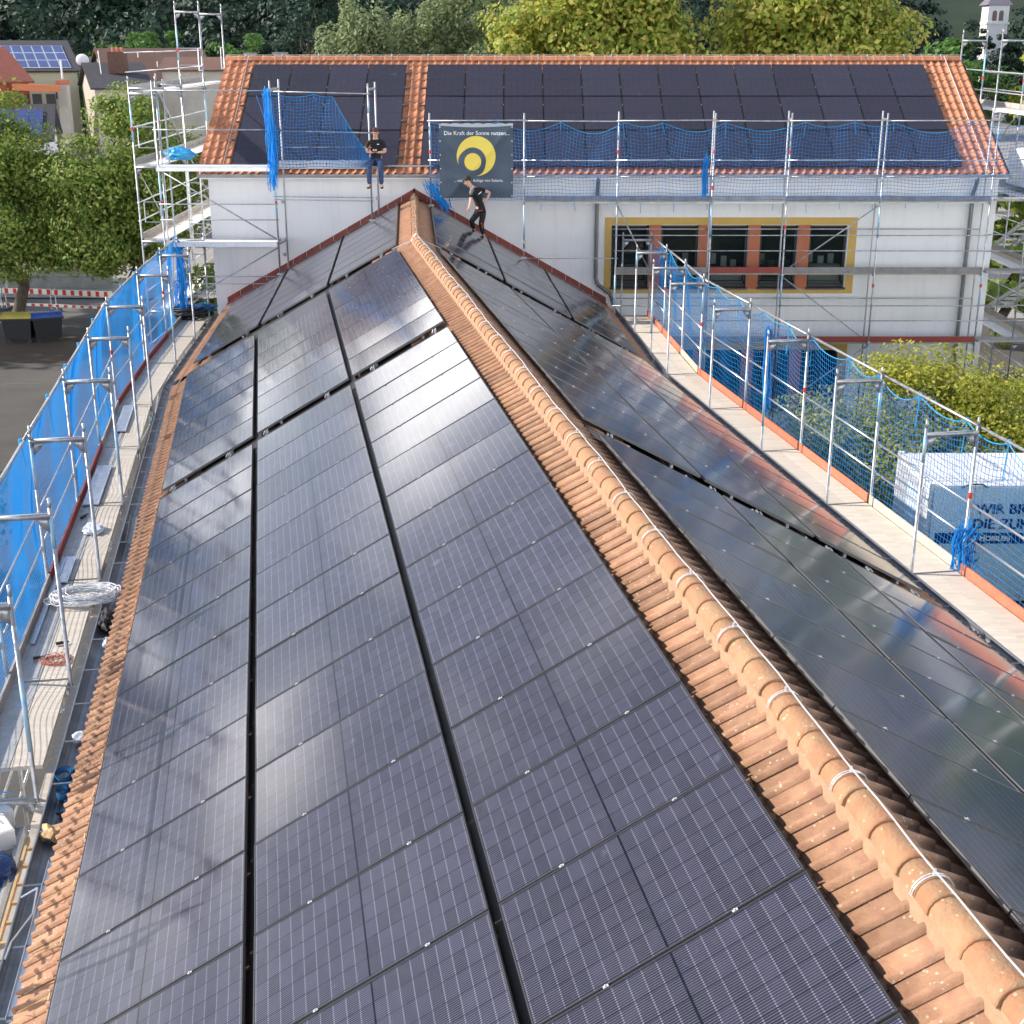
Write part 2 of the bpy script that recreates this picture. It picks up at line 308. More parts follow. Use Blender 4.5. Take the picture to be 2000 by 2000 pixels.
def slope_mat(F, sg, s, wd, drop=0):                             # local frame: x along the eaves, y up the slope, z normal
    yv = F.ex * (-sg * CT) + Z * ST; n = F.ex * (sg * ST) + Z * CT; x = yv.cross(n); p = slope_pt(F, sg, s, wd, drop)
    return Matrix(((x.x, yv.x, n.x, p.x), (x.y, yv.y, n.y, p.y), (x.z, yv.z, n.z, p.z), (0, 0, 0, 1)))

# ------------------------------------------------------------------ ground and setting
def flat(name, pts, z, m, kind='structure'):
    return M().add([(p[0], p[1], z) for p in pts], [tuple(range(len(pts)))]).build(name, m, kind=kind)
flat('ground', [(-900, -300), (900, -300), (900, 1500), (-900, 1500)], -.012, 'paving')
flat('courtyard', [(-60, -20), (30, -20), (30, 58.2), (-60, 58.2)], -.004, 'asphalt')
flat('street', [(-90, 58.2), (-9, 58.2), (-9, 62.5), (-90, 64.5)], -.004, 'street')
flat('pavement', [(-90, 64.5), (-9, 62.5), (-9, 67.5), (-90, 67.5)], .06, 'paving')
flat('lawn', [(-60, 68.5), (-21.5, 68.5), (-21, 75), (-60, 75)], .08, 'grass')
flat('garden_lawn', [(9.4, -12), (60, -12), (60, 25.8), (9.4, 25.8)], .006, 'grass')
flat('dirt_patch', [(-24, 50.2), (-20, 49.3), (-16.5, 49.6), (-15.5, 52.2), (-16.4, 53.9), (-18.2, 54.7), (-21.2, 54.6), (-24, 53.2)], .002, 'soil')
for i, (x, y, a, l) in enumerate([(-17.5, 46.2, .1, 1.6), (-18.9, 47.5, -.1, .9), (-15.6, 44.9, 1.9, 1.3), (-16.6, 55.5, .05, 1.2), (-15.3, 55.2, .1, .7)]):
    d = Vector((math.cos(a), math.sin(a), 0)); M().box((x, y, .001), (l, .09, .004), (d, Vector((-d.y, d.x, 0)), Z)).build('worn_road_marking', 'street', kind='structure')
wl = M(); wl.bar((-60, 66.5, .3), (-19.5, 65.6, .3), .25, .62); wl.bar((-60, 66.5, .635), (-19.5, 65.6, .635), .31, .05)
tag(wl.build('garden_wall', 'concrete'), 'low dark grey wall beyond the striped barriers and street', 'wall')
# hillside
def valley(x, y, z): return z if y > 480 else -1 + (z + 1) * (1 - .97 * math.exp(-((x / y - .335) / .085) ** 4) * min(1, (480 - y) / 120))
hv = []; hf = []; nx, ny = 110, 40
for j in range(ny):
    for i in range(nx):
        x = -420 + 900 * i / (nx - 1); y = 150 + 420 * j / (ny - 1)
        hv.append((x, y, valley(x, y, -1 + 58 * (j / (ny - 1)) ** 1.15) + 3 * math.sin(x * .021 + j * .5) * (j / ny) + 3 * math.sin(x * .053)))
for j in range(ny - 1):
    for i in range(nx - 1): a = j * nx + i; hf.append((a, a + 1, a + nx + 1, a + nx))
M().add(hv, hf).build('hillside', 'hill', kind='structure', smooth=True)
def hill_z(x, y):
    q = max(0, (y - 150) / 420); return valley(x, y, -1 + 58 * q ** 1.15)

# ------------------------------------------------------------------ foliage
def leaves(cents, rads, n, size, clump=.35, lean=.5, seed=0, shell=.45, ncl=None, flatk=.55, drop=0):
    g = np.random.default_rng(seed); cents = np.array(cents, float); rads = np.array(rads, float)
    vol = rads.prod(1); vol = vol / vol.sum(); ncl = ncl or max(14, n // 230)
    k = g.choice(len(cents), ncl, p=vol); d = g.normal(size=(ncl, 3)); d /= np.linalg.norm(d, axis=1)[:, None]
    rr = shell + (1 - shell) * g.random(ncl) ** .6; rr *= 1 + .10 * g.normal(size=ncl)
    cc = cents[k] + d * rads[k] * rr[:, None]
    w_ = .25 + g.random(ncl) ** 1.5; w_ /= w_.sum()
    j = g.choice(ncl, n, p=w_); cs = clump * (.6 + .8 * g.random(ncl))
    off = g.normal(size=(n, 3)); off *= np.minimum(1, 1.6 / np.linalg.norm(off, axis=1))[:, None]; off[:, 2] *= flatk
    p = cc[j] + off * cs[j][:, None]; p[:, 2] -= drop * np.abs(off[:, 0]) * cs[j]
    nrm = d[j] * .55 + off * .45 + g.normal(size=(n, 3)) * lean + np.array([0, 0, .35]); nrm /= np.linalg.norm(nrm, axis=1)[:, None]
    t = np.cross(nrm, g.normal(size=(n, 3))); t /= np.linalg.norm(t, axis=1)[:, None]; b = np.cross(nrm, t)
    sz = size * (.6 + .8 * g.random(n))[:, None]
    v = np.stack([p - t * sz, p + b * sz * .55, p + t * sz, p - b * sz * .55], 1).reshape(-1, 3)
    return v
def quadmesh(name, v, m):
    n = len(v) // 4; me = bpy.data.meshes.new(name); me.vertices.add(n * 4); me.vertices.foreach_set('co', v.astype(np.float32).ravel())
    me.loops.add(n * 4); me.loops.foreach_set('vertex_index', np.arange(n * 4, dtype=np.int32)); me.polygons.add(n)
    me.polygons.foreach_set('loop_start', np.arange(0, n * 4, 4, dtype=np.int32)); me.polygons.foreach_set('loop_total', np.full(n, 4, np.int32))
    me.update(calc_edges=True); me.materials.append(MT[m]); return me
def limb(mb, p0, p1, r0, r1, g, bends=3, n=6):
    p0, p1 = Vector(p0), Vector(p1); L_ = (p1 - p0).length; prev = p0; pr = r0
    for i in range(1, bends + 1):
        f = i / bends; q = p0.lerp(p1, f) + (Vector(g.normal(size=3)) * (.06 * L_) if i < bends else Vector()); r = r0 + (r1 - r0) * f
        mb.tube(prev, q, pr, n, r, caps=False); prev, pr = q, r
def tree(name, label, base, cents, rads, n, size, m, group=None, trunk=.2, seed=0, cat='tree', limbs=7, **kw):
    base = Vector(base); e = thing(name, base, label, cat, group); g = np.random.default_rng(seed + 100)
    tb = M(); c0 = Vector(np.array(cents).mean(0)); limb(tb, base, c0, trunk, trunk * .45, g, 4, 8)
    for i in range(limbs):
        c = Vector(cents[i % len(cents)]); rr = Vector(rads[i % len(cents)]); q = c + Vector(g.normal(size=3)).normalized() * .62 * min(rr)
        limb(tb, base.lerp(c0, .45 + .5 * g.random()), q, trunk * .4, trunk * .08, g, 3, 5)
    tb.build('trunk', 'bark', e, smooth=True)
    v = leaves(cents, rads, n, size, seed=seed, **kw) - np.array(base)
    link('crown', quadmesh('crown', v, m), e)
    return e
tree('maple_tree', 'broad leafy tree with yellow green crown in front of the dark roofed house', (-15.9, 57, 0),
     [(-15.5, 57, 7.6), (-16.9, 56.5, 5.2), (-14.3, 57, 5.3), (-16.2, 55.8, 3.9), (-13.4, 56.8, 6.6), (-17.6, 56.0, 3.6)], [(1.35, 1.7, 2.2), (1.8, 2.0, 2.1), (1.6, 1.8, 2.2), (2.5, 1.7, 1.6), (1.1, 1.2, 1.3), (1.6, 1.4, 1.2)], 56000, .088, 'lf_tree', trunk=.28, seed=1, clump=.60, shell=.25)
tree('maple_tree', 'leafy tree cut by the left edge of the picture above the bins', (-21.4, 57.5, 0),
     [(-21.3, 57, 7.3), (-19.8, 57, 5.6), (-22.5, 57, 5.2), (-20.9, 56, 4.2), (-18.9, 56.6, 4.0), (-20.3, 55.6, 3.6)], [(2.2, 2.0, 2.1), (1.5, 1.7, 1.7), (2.1, 2, 2.2), (2.2, 1.8, 1.6), (1.3, 1.4, 1.2), (2.0, 1.3, 1.2)], 54000, .088, 'lf_tree', trunk=.28, seed=2, clump=.60, shell=.25)
tree('ash_tree', 'tall leafy tree rising behind the roof ridge right of the grey willows', (4.4, 66, 0),
     [(4.6, 66, 12.3), (1.5, 65, 11.4), (6.5, 66, 11.0), (3.8, 64.5, 9.6), (4.7, 65, 14.4)], [(3.0, 2.8, 3.0), (2.1, 2.2, 2.7), (1.5, 2.0, 2.2), (3.5, 2.2, 1.8), (2.3, 2.3, 2.2)], 42000, .135, 'lf_maple', trunk=.34, seed=3, clump=.8)
tree('ash_tree', 'tall leafy tree behind the right half of the ridge beside the church', (14.2, 66, 0),
     [(14.2, 66, 12.4), (11.7, 65.5, 11.4), (17.0, 66, 11.0), (14.6, 64.5, 9.8), (13.8, 65, 14.6)], [(3.1, 2.8, 3.2), (1.9, 2.2, 2.7), (1.7, 2.1, 2.2), (3.4, 2.2, 1.8), (2.6, 2.3, 2.2)], 42000, .135, 'lf_maple', trunk=.34, seed=4, clump=.8)
tree('leafy_shrub_tree', 'low dark leafy tree in the gap between the two tall trees behind the ridge', (9.4, 70, 0), [(9.2, 70, 9.0), (10.4, 70, 9.4)], [(2.0, 2, 2.0), (1.5, 1.6, 1.7)], 9000, .18, 'lf_tree', trunk=.2, seed=5)
tree('garden_tree', 'big yellow green tree leaning over the white container in front of the facade', (11.2, 33, 0),
     [(10.6, 33.2, 2.8), (8.8, 33.0, 1.8), (12.4, 33, 2.2), (7.3, 32.6, 1.1), (12.9, 32.2, .9), (10.2, 31.6, 1.3)], [(1.7, 1.5, 1.25), (1.5, 1.4, 1.2), (1.5, 1.4, 1.3), (1.3, 1.3, 1.1), (1.4, 1.3, 1.1), (2.0, 1.3, 1.1)], 56000, .055, 'lf_bush', trunk=.12, seed=6, clump=.42)
for i, (x, h, rw, lab) in enumerate([(-7.6, 14.3, 1.2, 'slender grey green willow with bare twigs at its top behind the ridge'), (-4.9, 13.2, 1.4, 'rounded pale willow second from the left behind the ridge'),
        (-1.2, 15.0, 2.0, 'tallest pale willow filling the gap left of the sunlit tall tree'), (1.0, 13.2, 1.9, 'bushy grey green willow touching the tall sunlit tree'), (-9.8, 11.7, 1.6, 'low silvery willow bush just above the ridge beside the chimneys'), (-3.0, 12.6, 1.3, 'small grey willow bush in front of the dead trunks')]):
    yy = 74 + (i % 3); tree('willow_tree', lab, (x, yy, 0), [(x, yy, h - 2.2), (x - rw * .5, yy, h - 4), (x + rw * .5, yy, h - 4.2)], [(rw, rw, 2.2), (rw * 1.1, rw, 2.0), (rw * 1.1, rw, 2)], 10000, .11, 'lf_willow', 'willows behind the roof ridge', .16, 10 + i, lean=.9, flatk=1.2, clump=.4)
for x, y in ((-4.0, 90), (-1.6, 92)):
    tb = M(); g = np.random.default_rng(int(x * -10)); limb(tb, (x, y, 0), (x + .5, y, 15.0), .16, .05, g, 6); limb(tb, (x + .2, y, 9.5), (x + 1.4, y, 14.2), .08, .02, g, 4); limb(tb, (x + .2, y, 10.5), (x - .9, y, 13), .06, .02, g, 4)
    tag(tb.build('dead_tree', 'bark'), 'bare grey dead trunk standing before the dark wood ' + ('left of the tall willow' if x < -3 else 'just beside the tall willow'), 'tree', 'bare dead trunks before the wood')
for i, (x, y, h, r_, lab, m) in enumerate([(-42.5, 163, 14.2, 5.0, 'round mid green tree between the far houses and the dark wood', 'lf_green'), (-29.5, 150, 13.0, 3.4, 'bright light green bush tree standing left of the ridge end', 'lf_green'),
        (-23.0, 160, 17.6, 4.4, 'dark conical tree behind the left end of the ridge', 'lf_far'), (30.6, 96, 11.6, 2.9, 'light green round tree behind the right scaffold below the church', 'lf_green'), (36.5, 92, 11.8, 2.4, 'yellow green tree at the right edge behind the scaffold poles', 'lf_maple'),
        (66.5, 205, 14.6, 6.0, 'dim tree standing in front of the church tower base', 'lf_far'), (72.5, 212, 13.4, 5.0, 'dim tree right of the church tower base', 'lf_far'), (24.5, 110, 12.6, 3.0, 'dim green tree right of the tall trees below the church', 'lf_far'), (-49.5, 172, 11.6, 3.4, 'dark green hedge tree behind the house with blue roof panels', 'lf_green')]):
    tree('leafy_tree', lab, (x, y, 0), [(x, y, h - r_ * .9), (x - r_ * .6, y, h - r_ * 1.7), (x + r_ * .6, y, h - r_ * 1.6)], [(r_, r_, r_ * .95), (r_ * .9, r_, r_), (r_ * .9, r_, r_)], 9000, .20, m, None, .2, 30 + i, clump=.6)
tree('conifer_tree', 'dark conifer at the right edge beside the church tower', (35.5, 88, 0), [(35.9, 88, 11.0), (34.2, 88, 7.6), (37.2, 88, 13.5)], [(2.2, 2.0, 4.5), (2.6, 2.2, 3), (2.4, 2, 4)], 9000, .22, 'lf_conif', None, .2, 50, lean=.8)
tree('ivy_tree', 'dark leafy trees shading the yard behind the right scaffold', (19.5, 52, 0), [(18.5, 50, 4.4), (20.5, 52, 7.0), (17.6, 54, 3)], [(3, 3, 3.6), (2.6, 2.6, 2.8), (2.5, 2, 2.6)], 12000, .2, 'lf_tree', None, .25, 51)
tree('shrub', 'small green shrub at the left edge beside the courtyard', (-12.6, 27.4, 0), [(-12.3, 27.6, 1.6), (-12.6, 26.4, 1.0)], [(.9, 1.3, 1.3), (1.1, 1.2, 1.0)], 6000, .09, 'lf_green', None, .08, 52, cat='shrub')
tree('climber', 'green climbing plant at the left corner of the white facade', (-9.1, 40.5, 0), [(-9.0, 40.2, 2.2), (-9.1, 40.5, 4.2)], [(.4, .5, 1.9), (.35, .4, 1.2)], 2500, .09, 'lf_ivy', None, .05, 53, cat='plant')
for i, (x, y, h, r_) in enumerate([(-37.5, 54, 15.5, 4.2), (-43, 62, 16.5, 4.4), (-33.5, 66, 13.0, 3.4)]):
    tree('street_tree', ('middle', 'farthest and tallest', 'smallest')[i] + ' of the broad street trees left of the courtyard', (x, y, 0), [(x, y, h - 4.2), (x - 2, y, h - 7), (x + 2, y + 1, h - 7)], [(r_, r_, 4.2), (r_ * .9, r_, 4), (r_ * .9, r_, 4)], 7000, .34, 'lf_tree', 'street trees left of the courtyard', .3, 60 + i, clump=.9)
for i, (x, y, h, r_) in enumerate([(13.5, 24, 4.2, 2.0), (15.5, 19.5, 5.0, 2.3), (13.8, 14.5, 4.4, 2.0), (17.5, 10, 5.5, 2.5), (20, 26, 6, 2.6), (12.4, 9.0, 3.4, 1.6)]):
    tree('garden_shrub', ('rounded shrub beside the white container', 'broad shrub next to the garden lawn edge', 'low round shrub halfway along the garden', 'tall spreading shrub deep in the garden', 'largest shrub behind the white container', 'smallest shrub nearest the right scaffold')[i], (x, y, 0), [(x, y, h * .6), (x - .8, y, h * .4), (x + .8, y + .5, h * .4)], [(r_, r_, h * .38)] * 3, 5000, .17, 'lf_green' if i % 2 else 'lf_tree', 'shrubs in the garden right of the wing', .1, 70 + i, cat='shrub', clump=.5)
# far wood on the hillside: one mass of crowns
parts = []
g = np.random.default_rng(77)
for i in range(330):
    y = 172 + 200 * g.random() ** 1.3; x = -y * .52 + g.random() * y * 1.04; gz = hill_z(x, y) if y > 150 else 0
    if .27 < x / y < .385 and y < 322: continue
    hh = 11 + 7 * g.random(); r_ = 3.2 + 2.2 * g.random(); con = g.random() < .45
    c = (x, y, gz + hh * (.55 if con else .62)); parts.append(leaves([c], [(r_ * (.75 if con else 1), r_, hh * (.55 if con else .42))], 760, .24 + y / 900, clump=1.3, seed=1000 + i, shell=.6, ncl=34, lean=.4))
for nm, sl, m in (('conifer_wood', parts[::2], 'lf_conif'), ('mixed_wood', parts[1::2], 'lf_far')):
    o = link('far_wood', quadmesh('far_wood', np.concatenate(sl), m)); o['kind'] = 'stuff'; o['label'] = 'dark blue green wood covering the hillside behind the village' if nm[0] == 'c' else 'paler leafy crowns mixed into the hillside wood'

# ------------------------------------------------------------------ wing: long tiled roof with a bend
wing = thing('wing_building', (0, 20, 0), 'long low wing with bent tiled gable roof under the solar panels', 'building')
S_EAVE = 6.28; DROP = .12
WN0, WN1 = -19.5, JW                                              # near stretch, w away from the camera (w = -v)
wend = (WALLY - J.y) / Fq.ey.y
def roof_sheet(sg, drop, s0, s1):
    half = math.tan((yw - yf) / 2)
    def mit(s): return -sg * 0 + (CT * s) * sg * half            # shift of the mitre along each stretch
    vs = []; m = M()
    pn = [slope_pt(N, sg, s0, WN0, drop), slope_pt(N, sg, s1, WN0, drop), slope_pt(N, sg, s1, JW - (CT * s1) * sg * half, drop), slope_pt(N, sg, s0, JW - (CT * s0) * sg * half, drop)]
    pf = [slope_pt(Fq, sg, s0, (CT * s0) * sg * half, drop), slope_pt(Fq, sg, s1, (CT * s1) * sg * half, drop), slope_pt(Fq, sg, s1, wend + .1, drop), slope_pt(Fq, sg, s0, wend + .1, drop)]
    m.add(pn, [(0, 1, 2, 3)]); m.add(pf, [(0, 1, 2, 3)]); return m
rm = M()
for sg in (-1, 1):
    q = roof_sheet(sg, .175, 0, S_EAVE - .03); rm.add(q.v, q.f)
roof = rm.build('roof', 'deck', wing)
wm = M()
for F, a, b in ((N, WN0, JW - .2), (Fq, .2, wend)):
    for sg in (-1, 1): wm.bar(F(sg * 4.95, a, 1.9), F(sg * 4.95, b, 1.9), .3, 3.8)
    for sg in (-1, 1):
        pts = [F(sg * 4.8, a, 3.81), F(sg * 5.42, a, 3.81), F(sg * 5.42, a, 3.99), F(sg * 4.8, a, 3.99)]
        wm.prism(pts, F(0, b, 0) - F(0, a, 0))
wm.build('wall', 'plaster_wing', wing)
# tile: one curved clay tile, x along the eaves, y up the slope
def tile_mesh(name, W, Ln, m, rib=.042):
    pr = [(-.04, .010), (.05, .004), (.28, -.003), (.50, .001), (.62, .016), (.71, rib * .85), (.81, rib), (.91, rib * .88), (1.0, rib * .35)]
    b = M(); n = len(pr)
    for (y, dz) in ((0, .030), (Ln, 0.0)):
        b.v += [((x - .5) * W, y, z + dz) for x, z in pr]
    for i in range(n - 1): b.f.append((i, i + 1, n + i + 1, n + i)); b.m.append(0)
    o = len(b.v); b.v += [((x - .5) * W, .004, z + .030 - .022) for x, z in pr]
    for i in range(n - 1): b.f.append((i, o + i, o + i + 1, i + 1)); b.m.append(0)
    me = bpy.data.meshes.new(name); me.from_pydata(b.v, [], b.f); me.materials.append(MT[m]); me.polygons.foreach_set('use_smooth', [True] * (n - 1) + [False] * (n - 1)); return me
def merged(name, me, mats, parent, m, kind='stuff'):
    if not mats: return
    v = np.array([tuple(x.co) for x in me.vertices]); v = np.concatenate([v, np.ones((len(v), 1))], 1); fs = [tuple(p.vertices) for p in me.polygons]
    V = []; Fc = []
    for mtx in mats:
        o = len(V) * len(v); V.append(v @ np.array(mtx).T[:, :3]); Fc += [tuple(i + o for i in f) for f in fs]
    b = M(); b.v = [tuple(p) for p in np.concatenate(V)]; b.f = Fc; b.m = [0] * len(Fc)
    o = b.build(name, m, parent, smooth=False); o['kind'] = kind; return o
TW = .19; tm = tile_mesh('roof_tile', TW, .44, 'tile_old')
cand = []; rest = []
def jit(mtx, a=.006):
    return mtx @ Matrix.Translation((random.uniform(-.002, .002), random.uniform(-a, a), random.uniform(-.0015, .0025))) @ Matrix.Rotation(random.uniform(-.008, .008), 4, 'Z')
for sg in (-1, 1):
    for F, a, b in ((N, -18.9, JW), (Fq, 0, wend)):
        k = 0; wd = a + .05
        while wd < b:
            for s in ((.50, .84, 1.18) if True else ()) + ((S_EAVE + .04, S_EAVE - .30, S_EAVE - .64)):
                off = CT * s * sg * math.tan((yw - yf) / 2)
                if F is N and wd > JW - off - .04: continue
                if F is Fq and wd < off + .04: continue
                mtx = jit(slope_mat(F, sg, s, wd, DROP + .02))
                vis = s < .6 or s > S_EAVE - .4
                if F is N and vis and not (sg == 1 and s > 1) : cand.append((wd + (2.5 if sg == 1 else 0) + (3 if (s < S_EAVE and s > 1) else 0), mtx))
                else: rest.append(mtx)
            wd += TW
# open tile strips that show between arrays and at the far wall
for F, sg, w0, w1, ss in ((N, 1, JW - 9.2, JW - 8.3, ()), ):
    pass
cand.sort(key=lambda t: t[0])
for _, mtx in cand[:300]: link('roof_tile', tm, wing, matrix=mtx)
rest += [t[1] for t in cand[300:]]
# rows of tiles seen beyond the arrays at the wall end and in the strip next to the joint
for sg in (-1, 1):
    wd = wend - .95
    while wd < wend - .05:
        for i in range(16): rest.append(jit(slope_mat(Fq, sg, .84 + .34 * i, wd, DROP + .02)))
        wd += TW
merged('more_roof_tiles', tm, rest, wing, 'tile_old')
# mortar bed and ridge tiles
mo = M()
for F, a, b in ((N, -19, JW), (Fq, 0, wend - .05)):
    mo.prism([F(-.112, a, 7.20), F(-.095, a, 7.305), F(.095, a, 7.305), F(.112, a, 7.20)], F(0, b, 0) - F(0, a, 0))
mo.build('mortar_bed', 'mortar', wing)
def ridge_mesh(name, r0, r1, Ln, m):
    b = M(); K = 9; rings = [(0, r0 * 1.05), (.03, r0 * 1.06), (.075, r0 * 1.01), (Ln, r1)]
    for y, r in rings: b.v += [(-r * math.cos(math.pi * k / (K - 1)), y, r * math.sin(math.pi * k / (K - 1)) * .98) for k in range(K)]
    for i in range(len(rings) - 1):
        for k in range(K - 1): b.f.append((i * K + k, i * K + k + 1, (i + 1) * K + k + 1, (i + 1) * K + k))
    o = len(b.v); b.v += [(x * .84, y + .001, z * .84) for x, y, z in b.v[:K]]
    for k in range(K - 1): b.f.append((k, o + k, o + k + 1, k + 1))
    me = bpy.data.meshes.new(name); me.from_pydata(b.v, [], [f[::-1] for f in b.f]); me.materials.append(MT[m]); me.polygons.foreach_set('use_smooth', [True] * (3 * (K - 1)) + [False] * (K - 1)); return me
rt = ridge_mesh('ridge_tile', .108, .099, .40, 'ridge_old')
cl = M()
for k in range(9):
    a0 = math.pi * (k + .2) / 9.4; a1 = math.pi * (k + 1.2) / 9.4
    p = lambda a, r, y: (-r * math.cos(a), y, r * math.sin(a))
    for y0, y1 in ((0, .007), (.018, .025)):
        cl.add([p(a0, .122, y0), p(a1, .122, y0), p(a1, .122, y1), p(a0, .122, y1), p(a0, .118, y0), p(a1, .118, y0), p(a1, .118, y1), p(a0, .118, y1)], [(0, 1, 2, 3), (4, 7, 6, 5), (0, 4, 5, 1), (2, 6, 7, 3)])
cl.tube((0, .0125, .115), (0, .0125, .150), .009, 6)
cme = bpy.data.meshes.new('wire_clamp'); cme.from_pydata(cl.v, [], cl.f); cme.materials.append(MT['wire_steel'])
for F, a, b in ((N, -18.8, JW - .1), (Fq, .1, wend - .2)):
    wd = a; k = 0
    while wd < b:
        p = F(0, wd, 7.300); mtx = Matrix(((F.ex.x, F.ey.x, 0, p.x), (F.ex.y, F.ey.y, 0, p.y), (0, 0, 1, p.z), (0, 0, 0, 1)))
        link('ridge_tile', rt, wing, matrix=mtx @ Matrix.Rotation(random.uniform(-.012, .012), 4, 'Z') @ Matrix.Translation((random.uniform(-.004, .004), 0, random.uniform(-.003, .003))))
        if k % 3 == 0 and F is N:
            link('wire_clamp', cme, wing, matrix=mtx @ Matrix.Translation((0, .15, 0)))
        wd += .345; k += 1
wi = []
for i in range(120):
    wd = -18.5 + i * (JW + 18.4) / 119; wi.append(N(.012 + .012 * math.sin(i * .31) + .004 * math.sin(i * 1.7), wd, 7.440 + .004 * math.sin(i * .9)))
for i in range(1, 26): wi.append(Fq(.012 * math.sin(i), i * (wend - .1) / 25, 7.443))
wb = M().path(wi, .0058, 5)
for sg in (-1, 1):                                                # conductor down both slopes at the bend
    wb.path([N(0, JW, 7.44), slope_pt(N, sg, .16, JW - .02, .05), slope_pt(N, sg, .62, JW - .05, -.01)], .010, 5)
wb.build('lightning_wire', 'wire_steel', wing)
for sg in (-1, 1):
    fl = M(); fl.add([slope_pt(N, sg, .12, JW - .06, .09), slope_pt(N, sg, .56, JW - .08, .09), slope_pt(Fq, sg, .56, .10, .09), slope_pt(Fq, sg, .12, .06, .09)], [(0, 1, 2, 3)]); fl.build('valley_sheet', 'zinc', wing)
# gutters: half round
def gutter(F, sg, a, b, off, z, r, name='gutter'):
    m = M(); K = 9; pts = []
    for wd in (a, b):
        for k in range(K): t = math.pi * k / (K - 1); pts.append(F(sg * (off - r * math.cos(t)), wd, z - r * math.sin(t)))
    m.add(pts, [(k, k + 1, K + k + 1, K + k) for k in range(K - 1)])
    p2 = []
    for wd in (a, b):
        for k in range(K): t = math.pi * k / (K - 1); p2.append(F(sg * (off - (r + .006) * math.cos(t)), wd, z - (r + .006) * math.sin(t)))
    m.add(p2, [(k, K + k, K + k + 1, k + 1) for k in range(K - 1)])
    m.tube(F(sg * (off + r), a, z), F(sg * (off + r), b, z), .012, 6)
    n = int((b - a) / .9)
    for i in range(n + 1):
        wd = a + .1 + i * .9; m.bar(F(sg * (off - r), wd, z + .004), F(sg * (off + r), wd, z + .004), .03, .005)
    return m.build(name, 'zinc', wing, smooth=False)
for sg in (-1, 1):
    gutter(N, sg, -19, JW - .02 - sg * .26, 5.56, 4.17, .115); gutter(Fq, sg, .02 + sg * .26, wend - .05, 5.56, 4.17, .115)
# red flashing where the roof meets the white facade
for sg in (-1, 1):
    m = M(); s1 = 6.25
    for i in range(14):
        s0_, s1_ = s1 * i / 14, s1 * (i + 1) / 14 - .012
        up = .17; a0 = slope_pt(Fq, sg, s0_, 0, .05); a1 = slope_pt(Fq, sg, s1_, 0, .05); yv = WALLY - .012
        def onw(p): t = (yv - p.y) / Fq.ey.y; return p + Fq.ey * t
        b0, b1 = onw(a0), onw(a1); j = random.uniform(-.02, .02)
        c0 = b0 - Fq.ey * (.26 + j) + Z * .012; c1 = b1 - Fq.ey * (.26 - j) + Z * .012
        m.add([b0 + Z * up, b1 + Z * up, b1, b0, c0, c1], [(0, 1, 2, 3), (3, 2, 5, 4)] if sg < 0 else [(3, 2, 1, 0), (4, 5, 2, 3)])
        m.bar(c0, c1, .05, .03)
    m.build('flashing', 'flash_red', wing)
# black fire strips across the roof
def strip(F, sg, w0, w1, s0=.55, s1=5.9, drop=.085, w0b=None, w1b=None):
    w0b = w0 if w0b is None else w0b; w1b = w1 if w1b is None else w1b
    M().add([slope_pt(F, sg, s0, w0, drop), slope_pt(F, sg, s1, w0b, drop), slope_pt(F, sg, s1, w1b, drop), slope_pt(F, sg, s0, w1, drop)], [(0, 1, 2, 3)]).build('fire_strip', 'black', wing)
strip(N, -1, -.02, .47); strip(N, 1, -6.32, -5.6)
strip(N, -1, 8.50, 8.78, w0b=8.50, w1b=9.02); strip(Fq, -1, .02, .5, w0b=-.20, w1b=.5, drop=.088)
strip(N, 1, 8.2, 8.72, w0b=8.2, w1b=8.5); strip(Fq, 1, .02, .62, w0b=.25, w1b=.62, drop=.088); strip(Fq, 1, 1.80, 2.06)
# black sheets painted in for the shade inside the column gaps
for F, sg, a, b in ((N, -1, -18, 0), (N, -1, .45, 8.5), (Fq, -1, .45, 8.5), (N, 1, -18, -6.3), (N, 1, -5.6, 8.2), (Fq, 1, .65, 7.9)):
    for s0, s1 in ((2.24, 2.34), (4.03, 4.15)):
        M().add([slope_pt(F, sg, s0, a, .10), slope_pt(F, sg, s1, a, .10), slope_pt(F, sg, s1, b, .10), slope_pt(F, sg, s0, b, .10)], [(0, 1, 2, 3)]).build('gap_shade_strip', 'black', wing)
hook = M(); hook.bar((0, -.10, -.05), (0, .10, -.05), .03, .006); hook.bar((0, .10, -.05), (0, .10, .02), .03, .006); hook.bar((-.02, -.06, -.02), (-.02, .08, -.02), .012, .02); hook.bar((.02, -.06, -.02), (.02, .08, -.02), .012, .02)
hme = bpy.data.meshes.new('roof_hook'); hme.from_pydata(hook.v, [], hook.f); hme.materials.append(MT['alu'])
for wd, lst in ((.22, (.75, 1.9, 2.75, 3.9, 4.6, 5.65)),):
    for s in lst: link('roof_hook', hme, wing, matrix=slope_mat(N, -1, s, wd, -.01) @ Matrix.Rotation(R(78), 4, 'Z') @ Matrix.Scale(1.15, 4))
for s in (.9, 1.8, 2.7, 3.5, 4.4, 5.4): link('roof_hook', hme, wing, matrix=slope_mat(Fq, -1, s, .24, -.005) @ Matrix.Rotation(R(80), 4, 'Z'))
for s in (.8, 2.3, 3.0, 4.1, 4.75, 5.5): link('roof_hook', hme, wing, matrix=slope_mat(N, 1, s, -6.02, .0) @ Matrix.Rotation(R(75), 4, 'Z') @ Matrix.Scale(1.3, 4))
for s in (.9, 1.6, 2.5, 3.6, 4.6, 5.5): link('roof_hook', hme, wing, matrix=slope_mat(Fq, 1, s, .4, .0) @ Matrix.Rotation(R(80), 4, 'Z'))
